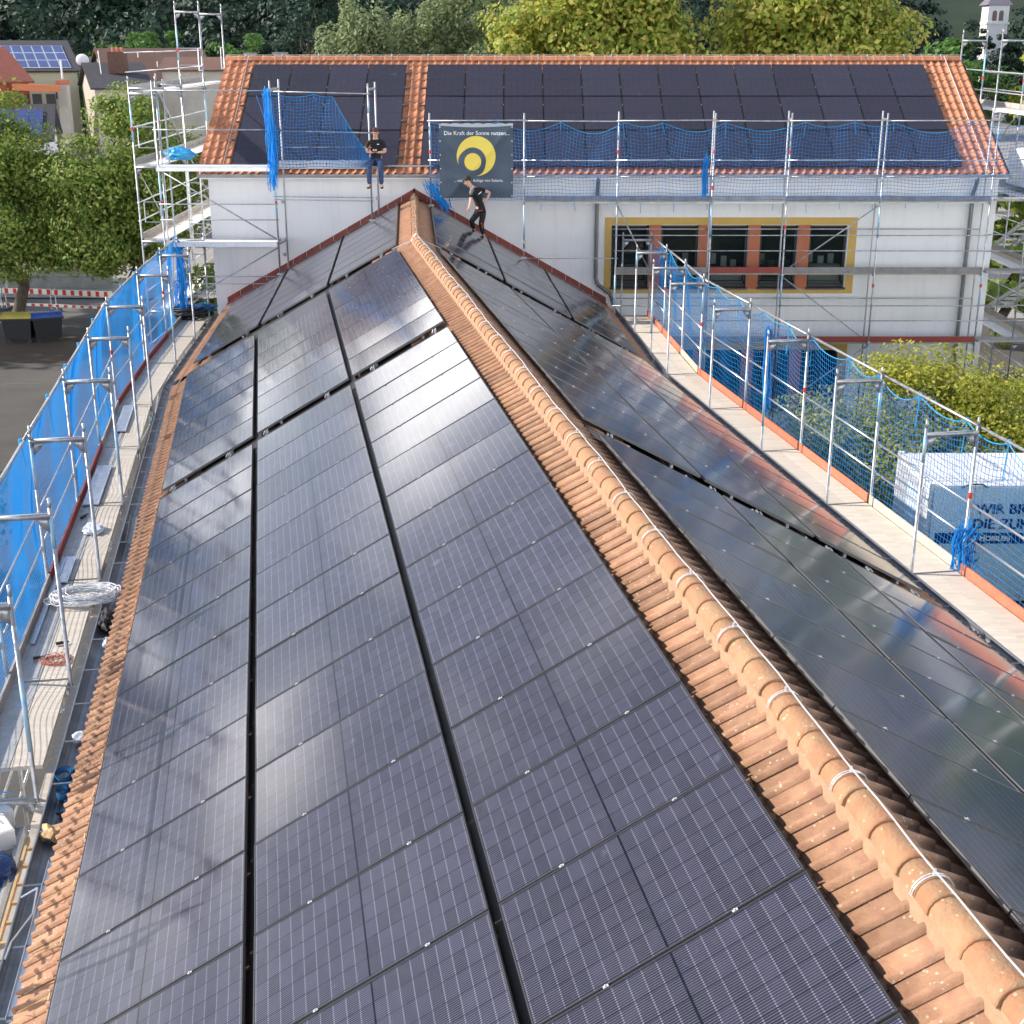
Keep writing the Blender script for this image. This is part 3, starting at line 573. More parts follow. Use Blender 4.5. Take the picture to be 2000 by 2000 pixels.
# snow hooks lying on the left eave tiles
sh = M(); sh.bar((0, .30, .05), (0, .0, .055), .008, .005); sh.bar((-.05, .30, .05), (.05, .30, .05), .012, .006); sh.bar((0, 0, .055), (.07, .10, .10), .006, .005); sh.bar((.07, .1, .10), (.0, .17, .055), .006, .005)
sme = bpy.data.meshes.new('snow_hook'); sme.from_pydata(sh.v, [], sh.f); sme.materials.append(MT['wood'])
for i in range(18): link('snow_hook', sme, wing, matrix=slope_mat(N, -1, 6.24, -11.9 + i * .78 + random.uniform(-.1, .1), DROP - .01) @ Matrix.Rotation(random.uniform(-.2, .2), 4, 'Z'))

# ------------------------------------------------------------------ solar panels
PW, PL, PT = 1.134, 1.722, .036
def panel_meshes():
    hx, hy = PW / 2 - .011, PL / 2 - .011
    a = bpy.data.meshes.new('solar_panel'); a.from_pydata([(-hx, -hy, -.003), (hx, -hy, -.003), (hx, hy, -.003), (-hx, hy, -.003)], [], [(0, 1, 2, 3)]); a.materials.append(MT['pv'])
    a2 = a.copy(); a2.materials.clear(); a2.materials.append(MT['pv_main'])
    f = M(); X, Y = PW / 2, PL / 2; t = .009
    f.box((0, -Y + t / 2, -PT / 2), (PW, t, PT)); f.box((0, Y - t / 2, -PT / 2), (PW, t, PT)); f.box((-X + t / 2, 0, -PT / 2), (t, PL - 2 * t, PT)); f.box((X - t / 2, 0, -PT / 2), (t, PL - 2 * t, PT))
    fm = bpy.data.meshes.new('frame'); fm.from_pydata(f.v, [], f.f); fm.materials.append(MT['frame']); fm.materials.append(MT['frame_black']); fm.polygons.foreach_set('material_index', [1 if abs(p.normal.z) > .5 else 0 for p in fm.polygons])
    c = M(); c.box((0, 0, .002), (.018, .034, .004)); c.tube((0, 0, .003), (0, 0, .012), .006, 6)
    cm_ = bpy.data.meshes.new('clamp'); cm_.from_pydata(c.v, [], c.f); cm_.materials.append(MT['galv_wall'])
    fm2 = fm.copy(); fm2.materials.clear(); fm2.materials.append(MT['frame_black']); fm2.materials.append(MT['frame_black'])
    return a, a2, fm, fm2, cm_
PM, PM2, FM, FM2, CM = panel_meshes()
def panel(parent, mtx, main=False, clamps=True):
    tiltm = Matrix.Rotation(random.gauss(0, .0022), 4, 'X') @ Matrix.Rotation(random.gauss(0, .0055), 4, 'Y')
    p = link('solar_panel', PM2 if main else PM, parent, matrix=mtx @ tiltm)
    f = bpy.data.objects.new('frame', FM2 if main else FM); col.objects.link(f); f.parent = p
    if clamps:
        for y in (-.40, .42):
            c = bpy.data.objects.new('clamp', CM); col.objects.link(c); c.parent = p; c.matrix_local = Matrix.Translation((PW / 2 + .01, y, 0))
COLS = ((.529, 2.251), (2.326, 4.048), (4.138, 5.86))
def array(label, F, sg, starts, group=None):
    c = F(0, starts[0], 6); e = thing('solar_array', (c.x, c.y, 6), label, 'solar panels', group)
    for st in starts:
        for s0, s1 in COLS: panel(e, slope_mat(F, sg, (s0 + s1) / 2, st + .577, 0))
    rl = M()
    for s0, s1 in COLS:
        for q in (.42, 1.3): rl.bar(slope_pt(F, sg, s0 + q, starts[0] - .03, .06), slope_pt(F, sg, s0 + q, starts[-1] + 1.19, .06), .04, .04)
    rl.build('rail', 'alu', e)
    return e
array('nearest and largest solar array on the sunny left slope', N, -1, [-1.154 * (k + 1) for k in range(15)])
array('middle solar array on the left slope between the black strips', N, -1, [.45 + 1.154 * k for k in range(7)])
array('far solar array on the left slope below the white facade', Fq, -1, [.45 + 1.154 * k for k in range(7)])
array('nearest solar array on the shaded right slope', N, 1, [-6.3 - 1.154 * (k + 1) for k in range(10)])
array('long middle solar array on the shaded right slope', N, 1, [-5.65 + 1.154 * k for k in range(12)])
array('single row of panels between two black strips on the right slope', Fq, 1, [.65])
array('far solar array under the standing man on the right slope', Fq, 1, [2.05 + 1.154 * k for k in range(5)])

# ------------------------------------------------------------------ main building
main = thing('main_building', (2.5, 43, 0), 'white two storey building with orange tiled roof full of panels', 'building')
MX0, MX1 = -8.47, 13.58; EY, EZ = 38.15, 8.03; NC, NS = CT, ST; RL = 5.86
def mpt(x, s, up=0): return Vector((x, EY + NC * s - NS * up, EZ + NS * s + NC * up))
def mmat(x, s, up=0):
    p = mpt(x, s, up); return Matrix(((1, 0, 0, p.x), (0, NC, -NS, p.y), (0, NS, NC, p.z), (0, 0, 0, 1)))
wl = M(); WZ = 7.86
holes = [(2.81 + 1.40 * k, 3.88 + 1.40 * k, 4.73, 6.51) for k in range(5)] + [(2.81 + 1.40 * k, 3.88 + 1.40 * k, 1.16, 2.95) for k in range(5)]
xs = sorted({MX0, MX1} | {h[0] for h in holes} | {h[1] for h in holes}); zs = sorted({0, WZ, 1.16, 2.95, 4.73, 6.51})
for i in range(len(xs) - 1):
    for j in range(len(zs) - 1):
        cx, cz = (xs[i] + xs[i + 1]) / 2, (zs[j] + zs[j + 1]) / 2
        if any(h[0] < cx < h[1] and h[2] < cz < h[3] for h in holes): continue
        wl.add([(xs[i], WALLY, zs[j]), (xs[i + 1], WALLY, zs[j]), (xs[i + 1], WALLY, zs[j + 1]), (xs[i], WALLY, zs[j + 1])], [(0, 1, 2, 3)])
D = .24
for x0, x1, z0, z1 in holes:
    wl.add([(x0, WALLY, z0), (x1, WALLY, z0), (x1, WALLY, z1), (x0, WALLY, z1), (x0, WALLY + D, z0), (x1, WALLY + D, z0), (x1, WALLY + D, z1), (x0, WALLY + D, z1)], [(0, 3, 7, 4), (1, 5, 6, 2), (3, 2, 6, 7), (0, 4, 5, 1)])
BY = WALLY + 2 * NC * RL - .3
wl.add([(MX0, WALLY, 0), (MX0, WALLY, WZ), (MX0, (WALLY + BY) / 2, 10.75), (MX0, BY, WZ), (MX0, BY, 0)], [(4, 3, 2, 1, 0)])
wl.add([(MX1, WALLY, 0), (MX1, WALLY, WZ), (MX1, (WALLY + BY) / 2, 10.75), (MX1, BY, WZ), (MX1, BY, 0)], [(0, 1, 2, 3, 4)])
wl.add([(MX0, BY, 0), (MX1, BY, 0), (MX1, BY, WZ), (MX0, BY, WZ)], [(3, 2, 1, 0)])
wl.build('wall', 'plaster', main)
M().box((2.5, WALLY + 1.5, 4), (21, .05, 7.6)).build('interior_wall', 'interior', main)
for z0, z1 in ((4.59, 6.73), (1.02, 3.17)):
    t = M(); x0, x1 = 2.62, 9.73; y = WALLY - .006
    for a, b, c, d in ((x0, x1, z1 - .205, z1), (x0, x1, z0, z0 + .135), (x0, x0 + .185, z0 + .135, z1 - .205), (x1 - .22, x1, z0 + .135, z1 - .205)):
        t.box(((a + b) / 2, y, (c + d) / 2), (b - a, .025, d - c))
    t.build('window_surround', 'yellow_trim', main)
    for k in range(4):
        a, b = 3.88 + 1.40 * k, 4.21 + 1.40 * k; M().box(((a + b) / 2, y - .002, (z0 + .135 + z1 - .205) / 2), (b - a - .002, .03, z1 - z0 - .342)).build('brick_pier', 'brick_red', main)
for hi, (x0, x1, z0, z1) in enumerate(holes):
    f = M(); y = WALLY + .15; t = .07
    f.box(((x0 + x1) / 2, y, z0 + t / 2 + .12), (x1 - x0, .06, t)); f.box(((x0 + x1) / 2, y, z1 - t / 2), (x1 - x0, .06, t)); f.box((x0 + t / 2, y, (z0 + z1) / 2), (t, .06, z1 - z0)); f.box((x1 - t / 2, y, (z0 + z1) / 2), (t, .06, z1 - z0))
    f.box(((x0 + x1) / 2, y + .004, z0 + .56), (x1 - x0, .05, .05)); f.box(((x0 + x1) / 2, y + .003, z0 + .05), (x1 - x0, .05, .12))
    fo = f.build('window', 'dark_frame', main)
    M().add([(x0 + t, y + .02, z0 + .17), (x1 - t, y + .02, z0 + .17), (x1 - t, y + .02, z1 - t), (x0 + t, y + .02, z1 - t)], [(0, 1, 2, 3)]).build('pane', 'glass', fo)
    M().box(((x0 + x1) / 2, WALLY + .03, z0 + .01), (x1 - x0 + .06, .28, .045)).build('sill', 'sill', fo)
    if hi != 0:
        g_ = np.random.default_rng(hi); ins = M(); ins.box(((x0 + x1) / 2, y + .35, z0 + .35), ((x1 - x0) * .9, .25, .3 + .25 * g_.random()))
        for q in range(3): ins.box((x0 + .2 + .3 * q, y + .5 + .2 * g_.random(), z0 + .5 + .3 * g_.random()), (.16, .1, .3))
        ins.build('furniture', 'white' if hi % 3 else 'plank', fo)
    if hi in (0, 3, 7):
        bl = M()
        for q in range(10): bl.box(((x0 + x1) / 2, y + .10, z0 + .25 + q * .055), (.8, .02, .035))
        bl.build('blind', 'blind', fo)
# roof sheets
rx0, rx1 = -8.72, 13.80
rs = M(); rs.add([mpt(rx0, .02, -.12), mpt(rx1, .02, -.12), mpt(rx1, RL, -.12), mpt(rx0, RL, -.12)], [(0, 1, 2, 3)])
b0 = mpt(0, RL, -.12); yb = b0.y + NC * RL
rs.add([(rx0, b0.y, b0.z), (rx1, b0.y, b0.z), (rx1, yb, EZ - .1), (rx0, yb, EZ - .1)], [(0, 1, 2, 3)])
for x in (rx0 + .02, rx1 - .02): rs.prism([mpt(x, 0, -.13), mpt(x, RL, -.13), mpt(x, RL, -.30), mpt(x, 0, -.30)], (.03, 0, 0))
rs.build('roof', 'deck', main)
M().box((2.55, EY + .12, EZ - .20), (rx1 - rx0 - .2, .5, .04)).build('soffit', 'plaster', main)
TM2 = tile_mesh('roof_tile', .222, .47, 'tile_new', .05)
t1, t2 = [], []
ncol = int((rx1 - rx0) / .222)
for c in range(ncol):
    x = rx0 + .111 + c * .222
    inl = -7.80 < x < -3.14; inr = -2.56 < x < 12.44
    for r_ in range(15):
        s = -.08 + .40 * r_
        hid = (inl or inr) and .30 < s and s + .40 < 5.35
        if hid: continue
        mtx = mmat(x, s, -.085) @ Matrix.Translation((random.uniform(-.003, .003), random.uniform(-.006, .006), 0))
        (t2 if ((inl or inr) and r_ <= 1) else t1).append(mtx)
for mtx in t1[:300]: link('roof_tile', TM2, main, matrix=mtx)
merged('more_roof_tiles', TM2, t2 + t1[300:], main, 'tile_new')
rt2 = ridge_mesh('ridge_tile', .135, .125, .42, 'tile_new')
for k in range(int((rx1 - rx0) / .372)):
    p = mpt(rx0 + k * .372, RL, -.06); link('ridge_tile', rt2, main, matrix=Matrix.Translation(p) @ Matrix.Rotation(R(-90), 4, 'Z') @ Matrix.Rotation(R(0), 4, 'X'))
    if k % 3 == 1: link('wire_clamp', cme, main, matrix=Matrix.Translation(p + Vector((.2, 0, .01))) @ Matrix.Rotation(R(-90), 4, 'Z') @ Matrix.Scale(1.12, 4))
lw = M(); lw.tube(mpt(rx0, RL, .12), mpt(rx1, RL, .12), .008, 5)
for x in (-8.02, 13.15): lw.path([mpt(x, RL, .1), mpt(x + .02, 3, .02), mpt(x, .0, .02)], .008, 5)
lw.build('lightning_wire', 'wire_steel', main)
gm = M(); K = 9; pts = []
for x in (rx0 + .05, rx1 - .05):
    for k in range(K): t = math.pi * k / (K - 1); pts.append((x, EY - .10 - .085 * math.cos(t), EZ - .10 - .085 * math.sin(t)))
gm.add(pts, [(k, k + 1, K + k + 1, K + k) for k in range(K - 1)]); gm.tube((rx0 + .05, EY - .185, EZ - .10), (rx1 - .05, EY - .185, EZ - .10), .014, 6); gm.build('gutter', 'galv_wall', main)
for x, zb, bend in ((2.38, 5.05, True), (12.86, 0, False)):
    d = M(); d.path([(x, EY - .1, EZ - .18), (x, EY - .08, EZ - .3), (x, WALLY - .10, EZ - .62), (x, WALLY - .10, zb)], .055, 10)
    if bend: d.path([(x, WALLY - .10, zb), (x + .06, WALLY - .12, zb - .18), (x + .42, WALLY - .2, zb - .44), (x + .52, WALLY - .22, zb - .75)], .055, 10)
    for z in (7.3, 6.2, 5.4, 4.0, 2.4): 
        if z > zb: d.tube((x, WALLY - .10, z), (x, WALLY - .10, z + .03), .064, 10)
    d.build('downpipe', 'zinc_pipe', main)
# arrays of the main roof
def marray(label, x0, n):
    e = thing('solar_array', (x0, 40, 9), label, 'solar panels')
    for i in range(n):
        for r_ in range(3): panel(e, mmat(x0 + PW / 2 + i * 1.154, .15 + 1.775 * r_ + PL / 2, .06), True)
    rl = M()
    for r_ in range(3):
        for q in (.45, 1.30): rl.bar(mpt(x0 - .16, .15 + 1.775 * r_ + q, .02), mpt(x0 + n * 1.154 + .14, .15 + 1.775 * r_ + q, .02), .045, .05)
    rl.build('rail', 'frame_black', e)
marray('small four panel wide solar array at the left of the orange roof', -7.78, 4)
marray('wide solar array covering the right part of the orange roof', -2.54, 13)

# ------------------------------------------------------------------ scaffolds
def xform(px, py, pz, xd):                                       # local x along xd, z up
    xd = Vector(xd).normalized(); yd = Z.cross(xd); return Matrix(((xd.x, yd.x, 0, px), (xd.y, yd.y, 0, py), (xd.z, yd.z, 1, pz), (0, 0, 0, 1)))
def frame_mesh(name, wd, z0, z1, bars, mname='galv', paint=None):
    m = M(); r = .0245
    for x in (0, wd): m.tube((x, 0, z0), (x, 0, z1), r, 8)
    for zb in bars:
        m.bar((0, 0, zb), (wd, 0, zb), .05, .06)
        for x, s in ((0, 1), (wd, -1)):
            m.prism([(x + s * .02, -.004, zb - .03), (x + s * .17, -.004, zb - .03), (x + s * .13, -.004, zb - .11), (x + s * .02, -.004, zb - .22)], (0, .008, 0))
    for x in (0, wd):
        m.tube((x, 0, z1 - .02), (x, 0, z1 + .12), .019, 8)
    if paint:
        m.mat(1)
        for x, a, b in paint: m.tube((x * wd, 0, a), (x * wd, 0, b), r + .002, 8)
    me = bpy.data.meshes.new(name); me.from_pydata(m.v, [], m.f); me.materials.append(MT[mname]); me.materials.append(MT['bluepaint']); me.polygons.foreach_set('material_index', m.m); me.polygons.foreach_set('use_smooth', [len(p.vertices) == 4 for p in me.polygons]); return me
def coupler(par, p, mname='galv', r=.045):
    return M().tube(Vector(p) - Z * .04, Vector(p) + Z * .04, r, 8).build('coupler', mname, par)
def wing_scaffold(sg, label, inn, outr, nf, ff, deckm, toe, ndeck):
    e = thing('scaffold', N(sg * 6.1, 0, 0), label, 'scaffold', 'scaffolds around the two buildings')
    fms = [frame_mesh('frame', outr - inn, 0, 6.30, (6.2, 4.03, 2.05), paint=pt) for pt in (((1, 5.5, 6.1),), ((0, 4.6, 5.4), (1, 2.6, 4.3)), ((1, 4.2, 4.9), (0, 5.8, 6.2)))]
    pts = []
    for i, wd in enumerate(nf): p = N(sg * inn, wd, 0); pts.append((p, N.ex * sg, N, wd)); 
    for i, wd in enumerate(ff): p = Fq(sg * inn, wd, 0); pts.append((p, Fq.ex * sg, Fq, wd))
    for i, (p, xd, F, wd) in enumerate(pts):
        f = link('frame', fms[i % 3], e, matrix=xform(p.x, p.y, 0, xd))
        if i % 2 == 0: 
            M().tube(p + xd * (outr - inn) + Z * 5.22, p + xd * (outr - inn) + Z * 5.31, .031, 8).build('red_marker', 'redmark', f)
    O = [p + xd * (outr - inn) for p, xd, _, _ in pts]; I = [p for p, *_ in pts]
    for i in range(len(pts) - 1):
        a, b = O[i], O[i + 1]; d = (b - a).normalized(); xo = d.cross(Z) * (1 if sg > 0 else -1)
        xo = (O[i] - I[i]).normalized()
        for z in (5.12, 4.62): M().tube(a + Z * z + xo * .04, b + Z * z + xo * .04, .017, 6).build('guard_rail', 'alu', e, smooth=True)
        M().tube(a + Z * 6.27 + xo * .05 - d * .25, b + Z * 6.27 + xo * .05 + d * .25, .024, 8).build('top_rail', 'galv', e, smooth=True)
        if i >= ndeck:
            for q, (wa, wb_) in enumerate(((.02, .355), (.365, .70))):
                bm_ = M(); u0 = I[i] + xo * ((wa + wb_) / 2) + Z * 4.085; u1 = I[i + 1] + xo * ((wa + wb_) / 2) + Z * 4.085; bm_.bar(u0 + d * .03, u1 - d * .03, wb_ - wa, .045, Z)
                if deckm[q] == 'deck_steel':
                    for k in range(3): off = (-.11 + .11 * k); bm_.bar(u0 + d * .08 + xo * off + Z * .026, u1 - d * .08 + xo * off + Z * .026, .045, .008)
                bm_.build('deck_board', deckm[q], e)
            M().bar(a + Z * 4.17 - xo * .035 + d * .04, b + Z * 4.17 - xo * .035 - d * .04, .03, .15).build('toe_board', toe[i % len(toe)], e)
        if i % 2 == 1:
            M().tube(a + Z * 2.0 + xo * .05, b + Z * 4.0 + xo * .05, .02, 6).build('brace', 'galv', e)
        for z in (3.05, 2.55): M().tube(a + Z * z + xo * .04, b + Z * z + xo * .04, .017, 6).build('guard_rail', 'galv', e, smooth=True)
        lo = M(); lo.bar(I[i] + xo * .36 + Z * 2.09 + d * .03, I[i + 1] + xo * .36 + Z * 2.09 - d * .03, .64, .045); lo.build('deck_board', 'plank_grey', e)
        for wd_ in (0,):
            for z in (5.12, 4.62): coupler(e, a + Z * z + xo * .02, 'galv', .034)
    return e, O, I
LS, LO, LI = wing_scaffold(-1, 'scaffold along the left eaves with blue net and grey steel decks', 5.83, 6.55, [-11.4, -8.14, -5.47, -2.2, 1.25, 4.6, 7.8], [2.4, 5.5, 8.2], ('plank_light', 'deck_steel'), ('toe_red', 'toe_red', 'plank_grey'), 2)
RS, RO, RI = wing_scaffold(1, 'scaffold along the right eaves with bright plank decks and orange toe boards', 5.74, 6.52, [-10.5, -7.2, -4.07, -.93, 2.21, 5.35, 8.49], [2.6, 5.1, 7.5], ('plank_light', 'plank_light'), ('toe_orange', 'toe_orange', 'plank', 'toe_orange'), 0)
for q, (wa, wb_, mm) in enumerate(((.02, .355, 'plank_light'), (.365, .70, 'deck_steel'))):
    M().bar(N(-5.83 - (wa + wb_) / 2, -7.55, 4.085), N(-5.83 - (wa + wb_) / 2, -5.5, 4.085), wb_ - wa, .045).build('deck_board', mm, LS)
M().bar(N(-6.51, -7.55, 4.17), N(-6.51, -5.5, 4.17), .03, .15).build('toe_board', 'plank_grey', LS)
# perforated gangway sheets, cantilever planks beside the gutter
pl = M()
for a, b in ((-8.6, -7.3), (-7.25, -5.0), (-4.95, -4.3), (-4.25, -3.4), (-3.3, -1.2), (-1.15, .6), (.7, 2.3)):
    pl = M(); pl.bar(N(-5.755, a, 4.0), N(-5.755, b, 4.0), .14, .04); pl.build('wall_plank', 'plank', LS)
for a, b in ((2.5, 5.2), (5.3, 7.8)): M().bar(N(-5.75, a, 3.9), N(-5.75, b, 3.9), .13, .03).build('wall_plank', 'plank_grey', LS)

# ------------------------------------------------------------------ nets
def tubes3(P, u, v, r):
    # P (k, n, 3) polylines; u, v broadcastable unit vectors
    k, n, _ = P.shape; ang = np.array([0, 2.094, 4.189])
    V = P[:, :, None, :] + r * (np.cos(ang)[None, None, :, None] * u[..., None, :] + np.sin(ang)[None, None, :, None] * v[..., None, :])
    idx = np.arange(k * n * 3).reshape(k, n, 3); a, b = idx[:, :-1], idx[:, 1:]
    q = np.stack([a, np.roll(a, -1, 2), np.roll(b, -1, 2), b], -1).reshape(-1, 4)
    return V.reshape(-1, 3), q
def netmesh(name, P, r, m, nrm):
    # P (nz, ns, 3) grid of knots
    nrm = np.broadcast_to(np.array(nrm, float), P.shape).copy(); up = np.zeros_like(P); up[..., 2] = 1
    tg = np.cross(nrm, up); tg /= np.linalg.norm(tg, axis=-1, keepdims=True)
    V1, q1 = tubes3(P, nrm, up, r); Pt = P.transpose(1, 0, 2); V2, q2 = tubes3(Pt, nrm.transpose(1, 0, 2), tg.transpose(1, 0, 2), r * .8)
    v = np.concatenate([V1, V2]); q = np.concatenate([q1, q2 + len(V1)]); n = len(q)
    me = bpy.data.meshes.new(name); me.vertices.add(len(v)); me.vertices.foreach_set('co', v.astype(np.float32).ravel()); me.loops.add(n * 4); me.loops.foreach_set('vertex_index', q.astype(np.int32).ravel())
    me.polygons.add(n); me.polygons.foreach_set('loop_start', np.arange(0, n * 4, 4, dtype=np.int32)); me.polygons.foreach_set('loop_total', np.full(n, 4, np.int32)); me.update(calc_edges=True); me.materials.append(MT[m]); return me
def polyat(pts, s):
    pts = [np.array(p) for p in pts]; ls = [np.linalg.norm(pts[i + 1] - pts[i]) for i in range(len(pts) - 1)]; T_ = sum(ls)
    o = []
    for x in s:
        i = 0
        while i < len(ls) - 1 and x > ls[i]: x -= ls[i]; i += 1
        o.append(pts[i] + (pts[i + 1] - pts[i]) * (x / ls[i]))
    return np.array(o), T_
def plen(pts): return sum((Vector(pts[i + 1]) - Vector(pts[i])).length for i in range(len(pts) - 1))
def sidenet(label, pts, sg, step, r, m, ztop, zbot, ties, sagamp, seed, belly=.10, zig=0.0, flare=0.0):
    T_ = plen(pts); ns = int(T_ / step); s = np.linspace(0.01, T_ - .01, ns); base, _ = polyat(pts, s); nz_ = int((ztop - zbot) / step)
    g = np.random.default_rng(seed); tk = [0]
    while tk[-1] < T_: tk.append(tk[-1] + ties * (.7 + .6 * g.random()))
    tk = np.array(tk); j = np.searchsorted(tk, s) - 1; j = np.clip(j, 0, len(tk) - 2); f = (s - tk[j]) / (tk[j + 1] - tk[j]); am = sagamp * (.5 + g.random(len(tk)))[j]
    sag = am * 4 * f * (1 - f)
    nrm = np.array((N.ex * sg)[:]); P = np.zeros((nz_, ns, 3))
    for i in range(nz_):
        t = i / (nz_ - 1); zz = (ztop - sag) + (zbot - (ztop - sag)) * t
        wave = belly * math.sin(math.pi * t) * (.6 + .4 * np.sin(s * 1.3 + seed)) + .005 * np.sin(s * 5 + t * 7)
        P[i] = base + nrm[None] * (wave + flare * (1 - t))[:, None]; P[i, :, 2] = zz + zig * np.sin(s * 2.1 + 3 * t)
        d = np.gradient(base, axis=0); d /= np.linalg.norm(d, axis=1)[:, None]; P[i] += d * (.03 * np.sin(t * 9 + s * .9))[:, None] + nrm[None] * (.03 * np.sin(s * 2.7 + 1.3 * np.sin(s * .8) + t * 2.0) * math.sin(math.pi * t))[:, None]
    e = thing('safety_net', tuple(base[0]), label, 'net', 'blue safety nets on the scaffolds'); o = np.array(base[0])
    link('netting', netmesh('netting', P - o, r, m, nrm), e)
    cd = M(); top = [tuple(p) for p in P[0]]; cd.path(top[::2], .010, 4)
    for x in tk[1:-1]:
        k = int(np.argmin(abs(s - x))); p = Vector(P[0, k]); cd.path([p + Z * (.05), p, p - Z * (.25 + .35 * g.random()) + Vector(nrm) * -.03], .009, 4); cd.tube(p + Z * .055, p - Z * .02, .030, 6)
    cd.build('cord', 'netcord', e)
    return e, P
def off(pts, d): return [tuple(p) for p in pts]
RP = [RO[i] + N.ex * .07 for i in range(0, 10)]
RN, RPg = sidenet('blue safety net hung in scallops along the right eaves scaffold', [tuple(p) for p in RP], 1, .095, .0050, 'net', 6.24, 4.03, 1.5, .15, 3, belly=.09)
LP = [LO[i] - N.ex * .06 for i in range(1, 10)]
LN, LPg = sidenet('dense bright blue safety net along the left eaves scaffold', [tuple(p) for p in LP], -1, .046, .0038, 'net_left', 6.26, 3.6, 2.4, .06, 5, belly=.20, flare=.02)
LN2 = M()
# bunched net at bends and ends
def bundle(par, pts, r, seed, m='net_left', name='bunched_net', n=30):
    g = np.random.default_rng(seed); b = M()
    for k in range(n):
        o = Vector(g.normal(size=3)) * r; q = [Vector(p) + o + Vector(g.normal(size=3)) * r * .8 for p in pts]; b.path(q, .006 + .006 * g.random(), 4)
    for p0, p1 in zip(pts[:-1], pts[1:]): b.tube(p0, p1, r * .9, 7, r * .8, caps=False)
    return b.build(name, m, par)
bundle(LN, [LO[9] + Z * 6.2, LO[9] + Z * 5.4 + Vector((.05, 0, 0)), LO[9] + Z * 4.6, LO[9] + Z * 3.9], .09, 1)
bundle(LN, [LO[1] + Z * 4.4 - N.ex * .1, LO[1] + Z * 4.0 + N.ey * .4 - N.ex * .12, LO[1] + Z * 3.5 + N.ey * 1.0 - N.ex * .1], .12, 2, n=60)
bundle(RN, [RO[2] + Z * 4.75 + N.ex * .03, RO[2] + Z * 4.45 + N.ey * .1, RO[2] + Z * 4.12], .06, 3, 'net', n=40)
bundle(RN, [RO[5] + Z * 6.0 + N.ey * -1.1, RO[5] + Z * 5.2 + N.ey * -1.15, RO[5] + Z * 4.4 + N.ey * -1.2], .035, 4, 'net', n=26)

# ------------------------------------------------------------------ facade scaffold
YO, YI = 37.3, 38.02
def roofz(x, y):
    o = (Vector((x, y, 0)) - Vector((J.x, J.y, 0))).dot(Fq.ex); return APEX - ST / CT * abs(o) if abs(o) < 5.4 else 0
FS = thing('scaffold', (6, YO, 0), 'galvanised scaffold with blue net in front of the white facade windows', 'scaffold', 'scaffolds around the two buildings')
PX = [-2.2, .33, 2.86, 5.44, 7.48, 10.03, 13.02]
def post(par, x, y, z0, z1, m='galv', red=None, blue=()):
    p = M(); p.tube((x, y, z0), (x, y, z1), .0245, 8); p.mat(1)
    for a, b in blue: p.tube((x, y, a), (x, y, b), .027, 8)
    o = p.build('post', [m, 'bluepaint'], par, smooth=True)
    for r_ in (red or ()): M().tube((x, y, r_), (x, y, r_ + .10), .034, 8).build('red_marker', 'redmark', o)
    return o
for i, x in enumerate(PX):
    zr = roofz(x, YO); post(FS, x, YO, zr + .04, 9.6, 'galv', red=((8.55,) if i in (0, 2, 3, 4) else (4.95,)) + ((6.55,) if i == 4 else ()) + ((7.6,) if i == 3 else ()), blue=((8.9, 9.25), (4.4, 5.3)) if i % 2 == 0 else ((6.3, 7.2), (2.6, 3.3)))
    if i == 0 or zr > 0:
        M().box((x, YO, zr + .03), (.15, .15, .03)).build('base_plate', 'galv', FS)
    if i >= 2:
        post(FS, x + .05, YI, 0, 9.62 if i != 2 else 9.6, 'galv_wall')
        for z in (9.42, 7.24, 5.28, 3.34): 
            cb = M(); cb.bar((x, YO, z), (x + .05, YI, z), .045, .055); cb.build('transom', 'galv', FS)
def rail(par, x0, x1, y, z, r=.0165, m='galv', name='guard_rail', dz=0): return M().tube((x0 - .06, y, z), (x1 + .06, y, z + dz), r, 6).build(name, m, par, smooth=True)
for i in range(len(PX) - 1):
    a, b = PX[i], PX[i + 1]
    rail(FS, a, b, YO - .04, 9.40, .02, 'galv', 'top_rail', random.uniform(-.02, .02)); rail(FS, a, b, YO - .04, 8.38, m='alu', dz=random.uniform(-.02, .02)); rail(FS, a, b, YO - .04, 7.95, m='galv', dz=.01)
    if i >= 1:
        d = M(); d.bar((a + .03, YO + .19, 7.26), (b - .03, YO + .19, 7.26), .31, .05); d.build('deck_board', 'deck_steel' if i != 3 else 'white', FS); d = M(); d.bar((a + .03, YO + .52, 7.26), (b - .03, YO + .52, 7.26), .31, .05); d.build('deck_board', 'plank_grey', FS)
        M().bar((a + .03, YO - .01, 7.36), (b - .03, YO - .01, 7.36), .03, .15).build('toe_board', 'toe_grey' if i != 3 else 'plank_grey', FS)
    if i >= 2:
        for q, z in ((0, 5.32), (1, 3.38)):
            for yy in (.19, .52): M().bar((a + .03, YO + yy, z), (b - .03, YO + yy, z), .31, .05).build('deck_board', 'plank_grey', FS)
            M().bar((a + .03, YO - .01, z + .11), (b - .03, YO - .01, z + .11), .03, .16).build('toe_board', 'toe_red' if (q == 0 and i == 3) or (q == 1 and i >= 4) else 'toe_grey', FS)
            rail(FS, a, b, YO - .03, z + 1.06); rail(FS, a, b, YO - .03, z + .64); rail(FS, a, b, YI + .03, z + 1.13, m='galv_wall')
for (x0, z0, x1, z1) in ((10.03, 7.2, 7.48, 5.35), (7.48, 5.25, 10.03, 3.4), (10.03, 3.3, 7.48, 1.4), (2.86, 7.2, 3.75, 5.5)):
    M().tube((x0, YO + .03, z0), (x1, YO + .03, z1), .021, 6).build('brace', 'galv', FS, smooth=True)
for x, z in ((.33, 6.2), (.33, 6.0), (10.03, 7.2), (7.48, 5.3), (10.03, 3.4)): coupler(FS, (x, YO, z), 'galv_wall', .05)
rail(FS, .33, 2.86, YO, 5.75); 
